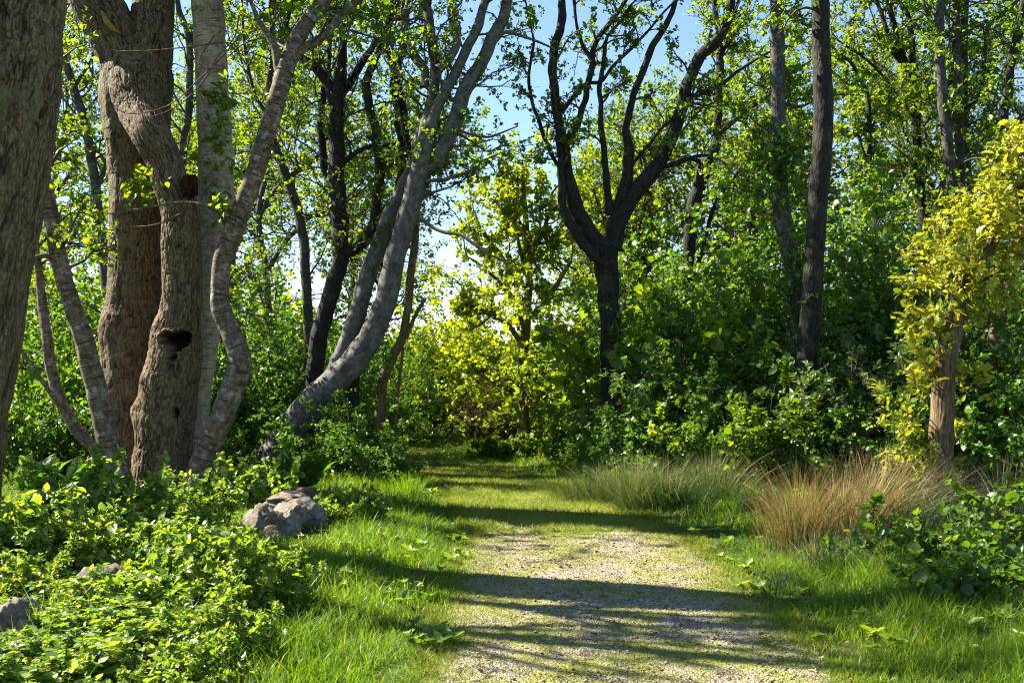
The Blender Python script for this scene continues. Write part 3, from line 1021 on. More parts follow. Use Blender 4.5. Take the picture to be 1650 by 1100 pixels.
# rough broken burr where the front stem kinks, split heartwood in the fork, brown rot at the hole's roof
def lump_mesh(center, rad, seed, sub=4, amp=.35, freq=2.0, sq=(1, 1, 1), cuts=0):
    import bmesh
    bm = bmesh.new()
    bmesh.ops.create_icosphere(bm, subdivisions=sub, radius=1.0)
    V = np.array([v.co[:] for v in bm.verts])
    T = np.array([[v.index for v in f.verts] for f in bm.faces])
    bm.free()
    rng = R(seed)
    n = nrm(V)
    d = 1 + amp * fbm(n * freq + seed, 5, .55)
    W = n * d[:, None]
    for k in range(cuts):                              # quarry faces: flatten everything beyond a plane
        q = nrm(rng.normal(size=3) * np.array([1, 1, .8]))
        lim = rng.uniform(.62, .85)
        s = W @ q
        W = W - np.outer(np.maximum(s - lim, 0) * .88, q)
    W = W + n * (.035 * fbm(n * 7 + seed, 4))[:, None]
    return np.asarray(center) + W * np.array(sq) * rad, T


V, T = lump_mesh(P(306, 300, 12.45), .11, 61, 4, .55, 3.2, (.85, .8, 1.2))
mesh_obj('burr', V, T, M['wood_red'], oak, _b, smooth=True)
tp = np.array([P(164, 18, 12.95), P(172, 34, 12.92), P(184, 48, 12.92), P(196, 54, 12.98)])
V, fl, bk = tube(tp, np.array([.018, .035, .03, .008]), 10, .02, .006, .2)
mesh_obj('torn_wood', V, fl, M['heart'], oak, _b, pattr={'bk': bk}, smooth=True)
# --- smooth pale stem standing behind the hollow oak
beech2, _l, _b2 = traced_tree(
    'slim_beech', 'straight pale smooth trunk rising between the hollow oak and the curved birch', 'tree', 13.3,
    [(300, 803, 58), (308, 740, 44), (317, 650, 42), (328, 560, 44), (340, 460, 48), (347, 360, 54), (348, 280, 56), (345, 200, 53), (340, 100, 50), (335, 0, 50), (332, -160, 42), (340, -340, 28), (330, -500, 14)],
    [[(336, 20, 24), (372, -160, 18, .3), (420, -330, 10, .6)], [(333, -80, 24), (280, -260, 16, -.3), (250, -420, 9, -.5)]],
    'birch_pale', 'leaf_wood', 13, base=P(303, 803, 13.3), zleaf=7.0, per_m=1.5, sides=48, step=.03, ridge=.002)
# --- curved white streaked birch
birch, _l, _b3 = traced_tree(
    'birch_tree', 'crooked birch with white streaked bark bending right of the hollow oak', 'tree', 12.3,
    [(314, 822, 44), (316, 785, 40), (326, 745, 38), (343, 705, 38), (362, 660, 38), (380, 615, 38), (386, 582, 38), (376, 545, 35), (360, 505, 32), (353, 465, 30), (357, 425, 30), (375, 375, 32), (398, 315, 31), (420, 250, 30), (438, 190, 29), (452, 140, 29), (462, 100, 28)],
    [[(458, 118, 26), (476, 70, 26, .1), (500, 30, 24, .2), (530, -10, 22, .3), (580, -90, 18, .4), (610, -200, 12, .5)],
     [(455, 125, 18), (440, 70, 12), (418, 35, 9), (405, 5, 7)],
     [(462, 110, 15), (490, 78, 14, .1), (525, 55, 13, .2), (556, 20, 12, .3), (585, -5, 11, .3)],
     [(365, 355, 7), (350, 340, 6, -.2), (318, 328, 5, -.4), (280, 327, 4, -.5), (232, 335, 3.5, -.6), (175, 345, 2.5, -.6)]],
    'birch', 'leaf_wood', 14, base=P(314, 822, 12.3), zleaf=5.4, per_m=2.2, L1=(.8, 1.7), sides=40, step=.03, ridge=.003, leafy=[.35, 1, 1, 1, 0], lump=.07)
# --- leafy shoots climbing / hanging in front of the stems (part of the birch's own low twigs)
def spray(root, b, pts, n, ls, seed, mat_='leaf_spring', nm='low_shoot', tm=T_NEAR, wl=.22):
    rng = R(seed)
    S = np.array([P(*p) for p in pts])
    D = rng.normal(size=S.shape) * np.array([1, .7, .5]) + .1 * UP
    pl = grow(S, D, np.full(len(S), wl) * rng.uniform(.5, 1.3, len(S)), 4, .3, .02, rng, .1)
    tw, Qt = tubes(pl, np.full(len(S), .003), np.full(len(S), .0015), 3)
    mesh_obj(nm, tw, Qt, M['twig'], root, b, fattr={'rnd': np.full(len(Qt), .5)})
    V, Q, rnd = leaf_on(pl, n, ls, tm, rng, .8)
    mesh_obj('leaf_spray', V, Q, M[mat_], root, b, fattr={'rnd': rnd})


rg = R(300)
spray(birch, _b3, [(230 + rg.normal() * 9, 275 + rg.random() * 60, 11.75) for _ in range(14)], 7, .085, 301)
spray(birch, _b3, [(352 + rg.normal() * 11, 130 + 230 * rg.random(), 12.9) for _ in range(40)], 7, .075, 302)
spray(birch, _b3, [(365 + rg.normal() * 12, 300 + 60 * rg.random(), 12.2) for _ in range(8)], 5, .09, 303)
# dead twigs crossing the oak
for k, q in enumerate(([(385, 60), (355, 95), (318, 130), (280, 165), (240, 180), (200, 182), (175, 160)], [(360, 68), (300, 76), (240, 82), (190, 82), (150, 72)],
                       [(385, 25), (378, 60), (350, 92), (335, 120), (300, 160), (268, 180), (238, 192), (228, 215)], [(345, 58), (320, 100), (345, 112), (368, 110)],
                       [(290, 345), (250, 362), (210, 366), (165, 372)])):
    rr = np.linspace(.010, .004, len(q))
    V, fl, bk = tube(np.array([P(x, y, 12.0 - .02 * i) for i, (x, y) in enumerate(q)]), rr, 6, .05, 0, .1)
    mesh_obj('dead_branch', V, fl, M['birch'], birch, _b3, pattr={'bk': bk}, smooth=True)

# --- slim trees just outside the picture on the left, whose stems and limbs stripe the path with shade
for j, (tx, ty, hh) in enumerate(((-5.0, 8.75, 9), (-5.5, 8.05, 8.5))):
    px = lambda x, Y: 825 + x / Y * F
    py = lambda z, Y: HOR + (CAMH - z) / Y * F
    q = R(900 + j)
    xs = tx + np.cumsum(q.normal(size=8) * .10)
    traced_tree('slender_tree', ['slim tree outside the left edge, nearest the leaning oak', 'slim tree outside the left edge, second from the leaning oak'][j], 'tree', ty,
                [(px(x, ty), py(z, ty), w_ * F / ty) for x, z, w_ in zip(xs, np.linspace(0, hh, 8), (.22, .19, .18, .17, .15, .12, .09, .05))],
                [[(px(xs[4], ty), py(hh * .55, ty), 14, 0), (px(xs[4] + sx * .5, ty), py(hh * .68, ty), 11, sy * .6), (px(xs[4] + sx * .9, ty), py(hh * .85, ty), 8, sy * 1.1), (px(xs[4] + sx * 1.1, ty), py(hh * 1.02, ty), 4, sy * 1.3)] for sx, sy in ((.8, .9), (-.7, -.8), (.2, -1), (.5, .2), (-.3, .7), (.9, -.4), (-.9, .3))],
                'grey', 'leaf_wood', 910 + j, zleaf=4.2, per_m=1.6, L1=(.6, 1.4), n2c=4, n3c=2, nleaf=3, lsize=.045, extend=False)
# --- left of the oak
traced_tree('two_stemmed_alder', 'lichen spotted twin stemmed tree slanting left beside the hollow oak', 'tree', 12.1,
            [(203, 830, 46), (197, 790, 36), (183, 740, 36), (170, 690, 35), (158, 640, 34), (147, 590, 32), (133, 540, 30), (115, 490, 28), (101, 440, 27), (90, 390, 27), (80, 340, 27), (70, 290, 26), (58, 230, 22), (40, 160, 16), (30, 60, 12)],
            [[(176, 770, 22, -.1), (150, 720, 19, -.1), (122, 690, 19, -.1), (98, 645, 18, -.1), (84, 600, 18, -.1), (76, 550, 17, -.1), (68, 490, 15), (62, 430, 12), (58, 380, 9), (70, 320, 6)],
             [(150, 722, 10, -.15), (118, 690, 9, -.2), (86, 640, 8, -.3), (52, 590, 7, -.4), (30, 560, 5, -.4)],
             [(96, 430, 10), (75, 412, 9, -.1), (48, 418, 8, -.2)]],
            'birch', 'leaf_spring', 15, base=P(200, 838, 12.1), zleaf=2.6, per_m=3.0, L1=(.6, 1.3), n2c=5, n3c=4, nleaf=6, lsize=.05, sides=30, step=.035, ridge=.003, ext=1.0, leafy=[1, 1, .6, .8])
traced_tree('slender_tree', 'slender grey brown stem in the gap between the edge oak and the hollow oak', 'tree', 17.0,
            [(190, 760, 20), (182, 600, 17), (170, 450, 16), (158, 340, 16), (146, 250, 15), (134, 190, 14), (118, 140, 13), (104, 95, 12), (92, 40, 11), (84, -20, 10), (60, -160, 6)],
            [[(155, 310, 7), (175, 250, 6), (185, 180, 4), (188, 120, 3)], [(120, 140, 6), (150, 90, 5), (165, 30, 4)]],
            'grey', 'leaf_spring', 16, zleaf=2.4, per_m=2.6, L1=(.8, 1.6), lsize=.05, n2c=5)
traced_tree('slender_tree', 'thin grey stem seen between the hollow oak fork and the pale straight trunk', 'tree', 18.0,
            [(310, 752, 16), (300, 560, 14), (296, 400, 13), (294, 240, 12), (303, 190, 12), (306, 120, 11), (303, 55, 10), (288, 15, 9), (280, -50, 8), (270, -200, 5)],
            [[(304, 80, 6), (330, 30, 5), (340, -20, 4)]],
            'grey', 'leaf_spring', 17, zleaf=3.0, per_m=3.0, L1=(.8, 1.5), lsize=.05)

# --- leaning beech by the path
traced_tree('leaning_beech', 'smooth grey beech that leans over in a long curve beside the path', 'tree', 16.5,
            [(430, 778, 72), (446, 740, 58), (462, 705, 51), (486, 668, 48), (520, 632, 46), (552, 602, 44), (583, 565, 41), (606, 523, 38), (622, 478, 36), (633, 430, 34), (647, 380, 33), (661, 330, 32), (675, 280, 32), (685, 240, 31), (690, 205, 28)],
            [[(535, 612, 30, .25), (557, 555, 27, .3), (576, 500, 26, .35), (592, 450, 25, .4), (608, 400, 24, .4), (630, 345, 23, .4), (650, 300, 22, .4), (664, 265, 18, .3), (674, 222, 14, .3), (684, 185, 10, .2)],
             [(684, 262, 26), (699, 264, 27), (725, 214, 26), (751, 142, 24), (770, 110, 22), (786, 82, 21), (800, 50, 20), (813, 20, 18), (822, -30, 15), (838, -110, 11)],
             [(682, 236, 20, .1), (686, 200, 19, .1), (698, 153, 18, .1), (701, 112, 17, .1), (697, 70, 17, .1), (692, 36, 16, .1), (684, -2, 15, .1), (676, -70, 12, .1)],
             [(694, 205, 20), (703, 178, 18), (725, 134, 17), (740, 105, 16), (756, 74, 16), (768, 45, 16), (777, 18, 14), (790, -40, 11)],
             [(706, 112, 14, -.1), (722, 98, 14, -.1), (736, 68, 13, -.1), (731, 40, 12, -.1), (727, 15, 12, -.1), (726, -40, 9, -.1)],
             [(684, 140, 14, .2), (684, 112, 14, .2), (667, 84, 13, .2), (655, 55, 12, .2), (652, 30, 11, .2), (660, 0, 10, .2)],
             [(731, 206, 5, -.1), (756, 216, 4.5, -.1), (786, 221, 4, -.1), (808, 214, 3, -.1), (835, 203, 2, -.1)],
             [(731, 212, 4, .1), (760, 228, 3.5, .1), (786, 244, 3, .1), (806, 236, 2.5, .1), (826, 236, 1.5, .1)],
             [(688, 292, 6, -.1), (720, 288, 5, -.2), (745, 280, 4, -.2), (766, 272, 3, -.2)], [(682, 315, 5, .1), (705, 308, 4), (724, 302, 3)], [(676, 350, 7, -.2), (700, 368, 6, -.3), (720, 375, 6, -.4), (742, 378, 5, -.5), (763, 393, 5, -.6), (788, 410, 4, -.7), (815, 420, 3, -.8)],
             [(794, 70, 7), (815, 52, 6), (840, 58, 5), (868, 68, 4), (895, 80, 3)]],
            'beech', 'leaf_wood', 18, base=P(430, 775, 16.5), zleaf=4.2, per_m=2.2, L1=(.6, 1.35), n2c=5, n3c=4, nleaf=5, lsize=.05, sides=44, step=.04, ridge=0, ext=2.0, leafy=[.2, .2, .8, .9, .9, 1, 1.2, .5, .5, 2.6, 2.6, .8, .7], lump=.07)
# --- dark trees behind it
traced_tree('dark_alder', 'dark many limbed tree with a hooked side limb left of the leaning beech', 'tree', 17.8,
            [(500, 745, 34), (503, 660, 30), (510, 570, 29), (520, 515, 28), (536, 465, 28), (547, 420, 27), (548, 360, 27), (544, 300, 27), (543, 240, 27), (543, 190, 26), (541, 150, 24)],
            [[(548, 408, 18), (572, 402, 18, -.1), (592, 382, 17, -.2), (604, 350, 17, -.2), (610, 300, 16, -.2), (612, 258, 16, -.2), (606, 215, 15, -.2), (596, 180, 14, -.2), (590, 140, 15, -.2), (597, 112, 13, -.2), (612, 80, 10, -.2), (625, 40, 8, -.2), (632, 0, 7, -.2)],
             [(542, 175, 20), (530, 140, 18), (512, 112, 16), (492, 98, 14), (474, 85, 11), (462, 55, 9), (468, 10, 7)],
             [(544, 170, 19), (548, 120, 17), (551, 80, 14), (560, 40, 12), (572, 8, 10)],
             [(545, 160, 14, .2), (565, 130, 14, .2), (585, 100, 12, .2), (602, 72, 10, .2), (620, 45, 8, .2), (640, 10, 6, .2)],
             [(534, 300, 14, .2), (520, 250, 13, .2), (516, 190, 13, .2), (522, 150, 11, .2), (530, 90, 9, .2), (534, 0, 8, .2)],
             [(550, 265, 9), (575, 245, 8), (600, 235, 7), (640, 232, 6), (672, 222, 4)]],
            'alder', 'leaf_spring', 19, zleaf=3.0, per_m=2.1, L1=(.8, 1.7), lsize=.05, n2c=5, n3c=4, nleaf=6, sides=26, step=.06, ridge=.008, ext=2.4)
traced_tree('mossy_tree', 'dark mossy trunk standing just behind the leaning beech stems', 'tree', 18.2,
            [(560, 735, 32), (566, 600, 28), (578, 500, 26), (596, 430, 25), (622, 380, 24), (642, 330, 23), (652, 280, 22), (652, 240, 22), (646, 195, 21), (640, 150, 21), (637, 95, 19)],
            [[(638, 105, 15), (652, 70, 13), (655, 30, 11), (650, -10, 9)], [(637, 110, 12), (622, 75, 10), (612, 30, 8), (606, -5, 7)], [(650, 270, 8), (690, 240, 6), (715, 180, 5)]],
            'alder', 'leaf_spring', 20, zleaf=3.0, per_m=2.2, L1=(.8, 1.7), lsize=.05, sides=22, ext=2.0)
traced_tree('slender_tree', 'slanting thin trunk between the crooked birch and the dark many limbed tree', 'tree', 19.0,
            [(500, 725, 18), (498, 560, 16), (492, 430, 16), (488, 376, 16), (478, 335, 15), (462, 285, 15), (448, 250, 14), (438, 220, 13), (432, 150, 11), (440, 80, 9), (436, 0, 8)],
            [[(462, 288, 8), (500, 262, 7), (530, 235, 6), (548, 215, 4)], [(484, 350, 7), (515, 345, 6), (540, 330, 4)], [(440, 200, 7), (410, 150, 6), (395, 80, 5), (390, 0, 4)]],
            'grey', 'leaf_spring', 21, zleaf=3.0, per_m=2.8, L1=(.9, 1.8), lsize=.05)
traced_tree('broken_sapling', 'thin reddish brown bent stem with a broken spur right of the leaning beech', 'tree', 18.4,
            [(600, 755, 15), (612, 660, 15), (618, 610, 16), (632, 575, 15), (648, 545, 14), (656, 505, 13), (660, 465, 13), (664, 425, 13), (668, 395, 12), (672, 355, 9), (676, 320, 6)],
            [[(654, 545, 7), (664, 520, 6.5), (675, 498, 6), (684, 483, 5)], [(640, 640, 5), (646, 590, 5), (650, 560, 4)]],
            'golden', 'leaf_dark', 22, zleaf=1.5, per_m=.35, L1=(.4, .8), lsize=.055, n2c=3, sides=16, step=.05, leafy=[1, 0, 0], extend=False)

# --- the forked tree right of the path
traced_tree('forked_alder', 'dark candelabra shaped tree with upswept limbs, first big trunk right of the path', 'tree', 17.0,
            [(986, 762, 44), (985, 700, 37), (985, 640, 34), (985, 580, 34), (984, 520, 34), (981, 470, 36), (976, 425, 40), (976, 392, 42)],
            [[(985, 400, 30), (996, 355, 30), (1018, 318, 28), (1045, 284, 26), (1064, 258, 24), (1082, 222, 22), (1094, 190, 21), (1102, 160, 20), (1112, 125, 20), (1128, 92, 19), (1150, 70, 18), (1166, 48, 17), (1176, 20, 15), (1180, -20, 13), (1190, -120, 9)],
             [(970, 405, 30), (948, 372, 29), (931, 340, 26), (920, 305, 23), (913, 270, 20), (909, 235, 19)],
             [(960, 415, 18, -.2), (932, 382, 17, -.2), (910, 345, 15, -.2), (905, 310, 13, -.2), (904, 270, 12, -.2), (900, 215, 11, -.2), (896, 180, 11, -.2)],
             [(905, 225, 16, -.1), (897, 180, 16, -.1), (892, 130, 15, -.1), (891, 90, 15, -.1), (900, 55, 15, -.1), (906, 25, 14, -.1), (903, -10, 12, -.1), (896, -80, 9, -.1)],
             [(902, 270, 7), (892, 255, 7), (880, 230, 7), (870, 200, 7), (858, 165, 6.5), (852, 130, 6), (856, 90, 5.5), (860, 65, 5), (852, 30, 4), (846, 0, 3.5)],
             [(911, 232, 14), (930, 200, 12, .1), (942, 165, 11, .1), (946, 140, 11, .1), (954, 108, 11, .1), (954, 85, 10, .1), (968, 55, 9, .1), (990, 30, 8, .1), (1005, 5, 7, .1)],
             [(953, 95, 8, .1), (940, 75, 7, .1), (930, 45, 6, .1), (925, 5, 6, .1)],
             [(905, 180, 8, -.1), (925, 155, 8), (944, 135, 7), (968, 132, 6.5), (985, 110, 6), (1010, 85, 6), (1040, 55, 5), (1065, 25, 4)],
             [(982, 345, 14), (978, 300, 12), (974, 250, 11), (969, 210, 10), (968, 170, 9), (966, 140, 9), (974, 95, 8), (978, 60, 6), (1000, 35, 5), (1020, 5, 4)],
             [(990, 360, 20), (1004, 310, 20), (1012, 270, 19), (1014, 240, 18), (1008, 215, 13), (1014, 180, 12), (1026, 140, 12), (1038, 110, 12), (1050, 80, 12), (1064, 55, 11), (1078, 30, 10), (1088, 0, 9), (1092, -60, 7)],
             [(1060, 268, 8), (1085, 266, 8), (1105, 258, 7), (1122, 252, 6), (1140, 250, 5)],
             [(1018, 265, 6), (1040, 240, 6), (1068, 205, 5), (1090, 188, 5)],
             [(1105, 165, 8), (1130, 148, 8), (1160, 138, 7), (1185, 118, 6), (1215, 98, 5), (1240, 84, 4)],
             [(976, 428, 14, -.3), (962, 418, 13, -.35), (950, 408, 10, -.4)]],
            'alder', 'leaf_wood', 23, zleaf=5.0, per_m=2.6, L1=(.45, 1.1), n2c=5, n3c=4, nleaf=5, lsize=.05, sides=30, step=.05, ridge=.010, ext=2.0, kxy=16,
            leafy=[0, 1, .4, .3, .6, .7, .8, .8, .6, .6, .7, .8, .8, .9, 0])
traced_tree('ivied_alder', 'leafy dark trunk behind, between the candelabra tree and the grey ivy clad pole', 'tree', 20.0,
            [(1100, 735, 26), (1102, 600, 22), (1105, 500, 21), (1108, 440, 20), (1112, 380, 21), (1118, 330, 22), (1128, 292, 22), (1142, 255, 20), (1154, 225, 15), (1157, 180, 14), (1158, 130, 13), (1162, 80, 11), (1155, 35, 10), (1150, -10, 9), (1146, -90, 7)],
            [[(1108, 505, 8), (1118, 450, 8), (1135, 390, 7), (1152, 330, 6), (1180, 290, 5), (1202, 258, 4)], [(1156, 218, 7), (1190, 190, 6), (1230, 160, 5)], [(1135, 262, 8), (1105, 255, 7), (1075, 268, 6)],
             [(1158, 100, 7), (1178, 50, 6), (1190, 0, 5)]],
            'alder', 'leaf_spring', 24, zleaf=3.0, per_m=3.0, L1=(.6, 1.3), lsize=.055, n2c=5, n3c=4, ext=1.2)
# --- the two poles
pole, _l, _bp = traced_tree('grey_pole_tree', 'straight light grey trunk, left of the two pole like trunks, ivy at mid height', 'tree', 16.0,
            [(1290, 772, 34), (1288, 680, 28), (1286, 590, 26), (1284, 520, 26), (1280, 460, 27), (1272, 405, 28), (1261, 350, 29), (1256, 300, 27), (1255, 240, 25), (1254, 170, 24), (1253, 100, 24), (1252, 30, 23), (1252, -60, 22), (1248, -220, 15), (1250, -360, 8)],
            [[(1255, 130, 6), (1285, 112, 5), (1310, 95, 3)], [(1256, 165, 6), (1290, 172, 5), (1315, 160, 3)], [(1250, -70, 10), (1300, -220, 6), (1330, -300, 4)]],
            'grey', 'leaf_wood', 25, zleaf=2.2, per_m=1.2, L1=(.5, 1.2), lsize=.055, sides=30, step=.05, ridge=.004, ext=1, leafy=[1.3, .6, .6, 1])
rg = R(310)
spray(pole, _bp, [(1258 + rg.normal() * 22, 265 + rg.normal() * 42, 15.8 + rg.normal() * .15) for _ in range(150)], 9, .06, 311, 'leaf_dark', 'ivy_shoot', T_ROUND, .3)
spray(pole, _bp, [(1290 + rg.normal() * 16, 470 + rg.normal() * 60, 15.8 + rg.normal() * .12) for _ in range(90)], 9, .06, 312, 'leaf_dark', 'ivy_shoot', T_ROUND, .25)
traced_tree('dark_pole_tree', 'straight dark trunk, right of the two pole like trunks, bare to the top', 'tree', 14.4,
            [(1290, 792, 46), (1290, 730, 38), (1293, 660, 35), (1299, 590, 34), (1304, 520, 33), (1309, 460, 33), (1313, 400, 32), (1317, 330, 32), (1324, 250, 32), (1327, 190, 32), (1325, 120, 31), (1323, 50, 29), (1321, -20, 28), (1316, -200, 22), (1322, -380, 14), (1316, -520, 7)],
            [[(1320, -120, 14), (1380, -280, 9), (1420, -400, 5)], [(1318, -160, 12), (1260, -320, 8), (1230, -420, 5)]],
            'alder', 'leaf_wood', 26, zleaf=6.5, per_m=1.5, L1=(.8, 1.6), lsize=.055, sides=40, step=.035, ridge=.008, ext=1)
# --- the group at upper right
traced_tree('forked_birch', 'thin tree forking into three near the top, right of the dark bare pole', 'tree', 19.5,
            [(1495, 740, 24), (1494, 600, 21), (1492, 480, 20), (1489, 400, 19), (1487, 345, 17), (1480, 290, 15), (1477, 240, 14), (1477, 190, 13), (1476, 145, 12), (1471, 118, 12)],
            [[(1473, 125, 9), (1455, 102, 9), (1441, 85, 8), (1432, 60, 8), (1422, 28, 7), (1412, 0, 6)], [(1471, 120, 10), (1458, 100, 10), (1450, 80, 10), (1443, 55, 9), (1437, 28, 9), (1430, 0, 8)],
             [(1472, 122, 9), (1470, 95, 9), (1470, 60, 8), (1464, 30, 8), (1456, 0, 7)], [(1478, 200, 6), (1445, 150, 5), (1400, 100, 4), (1350, 65, 3)]],
            'alder', 'leaf_spring', 27, zleaf=3.0, per_m=3.0, L1=(.7, 1.5), lsize=.055, n2c=5, n3c=4, ext=1.8)
traced_tree('mottled_trunk', 'mottled grey trunk, nearest left of the twin stems at upper right', 'tree', 18.5,
            [(1545, 745, 26), (1544, 560, 22), (1542, 420, 20), (1539, 330, 19), (1533, 280, 18), (1526, 225, 17), (1519, 165, 17), (1515, 100, 16), (1513, 40, 16), (1512, -20, 15), (1508, -160, 11), (1510, -300, 6)],
            [[(1514, 60, 6), (1490, 10, 5), (1480, -40, 4)]], 'grey', 'leaf_wood', 28, zleaf=3.2, per_m=2.2, L1=(.7, 1.4), lsize=.055)
twin, _lt, _bt = traced_tree('twin_trunk', 'pair of close upright dark stems at upper right above the golden oak', 'tree', 19.0,
            [(1560, 742, 26), (1560, 560, 20), (1556, 400, 17), (1549, 290, 15), (1546, 220, 14), (1545, 150, 13), (1543, 100, 13), (1540, 50, 13), (1539, 0, 12), (1537, -120, 9), (1538, -240, 5)],
            [[(1556, 400, 12, .2), (1560, 300, 12, .2), (1556, 220, 12, .2), (1553, 130, 13, .2), (1553, 60, 12, .2), (1556, 0, 11, .2), (1562, -60, 9, .2)],
             [(1556, 180, 7), (1580, 150, 7), (1588, 80, 7), (1592, 45, 7), (1612, 25, 7), (1636, 5, 6)]], 'grey', 'leaf_wood', 29, zleaf=3.2, per_m=2.2, L1=(.7, 1.4), lsize=.055)
traced_tree('slanting_tree', 'dark trunk slanting up to the right corner above the golden oak', 'tree', 18.0,
            [(1570, 752, 24), (1580, 560, 20), (1590, 420, 18), (1598, 320, 16), (1606, 240, 16), (1618, 185, 15), (1626, 130, 15), (1632, 85, 14), (1642, 40, 13), (1650, 0, 12), (1668, -100, 9)],
            [[(1600, 300, 10, -.2), (1622, 250, 10, -.2), (1645, 190, 9, -.2), (1668, 120, 8, -.2)], [(1612, 210, 7), (1600, 240, 6), (1596, 270, 5)]],
            'alder', 'leaf_wood', 30, zleaf=3.2, per_m=2.2, L1=(.7, 1.4), lsize=.055)
traced_tree('thin_sapling', 'thin crooked dark stem right of the dark bare pole, against sky', 'tree', 18.0,
            [(1420, 752, 13), (1415, 600, 11), (1412, 450, 10), (1410, 330, 9), (1405, 290, 9), (1400, 230, 8), (1401, 180, 8), (1396, 150, 7), (1385, 125, 6), (1370, 100, 5), (1350, 85, 4)],
            [[(1405, 280, 5), (1390, 240, 4), (1380, 210, 3)], [(1402, 210, 5), (1420, 180, 4), (1440, 150, 3)]], 'alder', 'leaf_spring', 31, zleaf=2.5, per_m=5, L1=(.4, .9), lsize=.055, extend=False)

# --- golden oak at the right
gold, _l, _bg = traced_tree(
    'golden_oak', 'young oak with bright golden yellow leaves at the right edge of the path clearing', 'tree', 12.0,
    [(1513, 826, 50), (1514, 780, 41), (1516, 730, 39), (1517, 690, 38), (1519, 640, 37), (1523, 600, 36), (1530, 550, 35), (1540, 505, 30), (1552, 470, 28), (1570, 430, 27), (1594, 390, 26), (1618, 345, 25), (1640, 310, 25), (1665, 270, 24), (1690, 210, 20), (1705, 120, 14)],
    [], 'golden', 'leaf_gold', 32, base=P(1513, 826, 12), zleaf=50, per_m=0, sides=56, step=.02, ridge=.008, kxy=26, kz=.12)
rg = R(320)
S, D, RR, LL = [], [], [], []
# (tip px, tip py, start on the trunk, depth shift, number)
for (sx, sy, tx, ty, dy, n) in ((1517, 690, 1402, 690, -.3, 2), (1516, 705, 1440, 700, -.5, 2), (1516, 720, 1480, 732, -.3, 2), (1520, 640, 1475, 625, -.2, 1), (1521, 610, 1462, 580, -.3, 3), (1523, 600, 1485, 605, .1, 1),
                                (1526, 580, 1455, 560, .1, 2), (1532, 545, 1452, 515, .1, 3), (1536, 525, 1462, 485, .4, 3), (1545, 490, 1462, 440, .1, 4), (1552, 470, 1495, 420, -.6, 4), (1560, 450, 1480, 380, 0, 5), (1570, 430, 1505, 345, .3, 5),
                                (1580, 415, 1530, 310, -.3, 5), (1594, 390, 1545, 300, .4, 5), (1600, 380, 1590, 320, -.6, 5), (1594, 390, 1640, 430, -.5, 4), (1570, 430, 1612, 470, -.5, 5), (1560, 450, 1600, 505, -.3, 3), (1560, 440, 1535, 420, -.8, 2),
                                (1618, 345, 1570, 285, 0, 3), (1625, 335, 1625, 250, -.3, 4), (1640, 310, 1620, 240, .2, 4), (1650, 290, 1650, 220, -.4, 4), (1618, 345, 1660, 400, -.5, 4), (1650, 295, 1690, 330, -.3, 4), (1520, 650, 1562, 600, .3, 2),
                                (1516, 780, 1535, 765, -.25, 2), (1516, 800, 1550, 785, -.25, 2), (1517, 700, 1550, 690, .2, 1), (1690, 210, 1720, 150, 0, 5), (1680, 240, 1640, 205, .3, 3)):
    a, c = P(sx, sy, 12.0), P(tx, ty, 12.0 + dy)
    for k in range(n):
        d = c - a
        L = np.linalg.norm(d) * rg.uniform(.6, 1.0)
        S.append(a + np.array([0, 0, rg.normal() * .06]))
        D.append(nrm(d) + .22 * rg.normal(size=3))
        LL.append(max(L, .16)); RR.append(.008)
foliage(gold, _bg, np.array(S), np.array(D), np.array(RR), np.array(LL), rg, 5, 3, 4, .070, T_OAK, 'leaf_gold', 'twig', .9, .22, .3, t20=.5)

traced_tree('lichened_birch', 'grey trunk with pale lichen leaning right just behind the golden oak', 'tree', 14.0,
            [(1576, 795, 36), (1580, 740, 27), (1585, 690, 26), (1590, 640, 25), (1596, 590, 25), (1604, 545, 24), (1612, 500, 22), (1624, 450, 21), (1640, 400, 20), (1658, 350, 18), (1680, 280, 15), (1700, 190, 12), (1715, 60, 9)],
            [], 'birch', 'leaf_wood', 33, zleaf=4, per_m=2.0, lsize=.055, sides=28, step=.04, ridge=.003)
traced_tree('dead_stem', 'thin bare dead stem at the right edge behind the golden oak', 'dead tree', 14.5,
            [(1622, 785, 8), (1632, 735, 9), (1637, 690, 9), (1639, 640, 8), (1639, 590, 7), (1640, 545, 6), (1641, 525, 3)], [], 'birch_pale', 'leaf_wood', 34, zleaf=50, per_m=0, sides=10, step=.04, flare=.1)

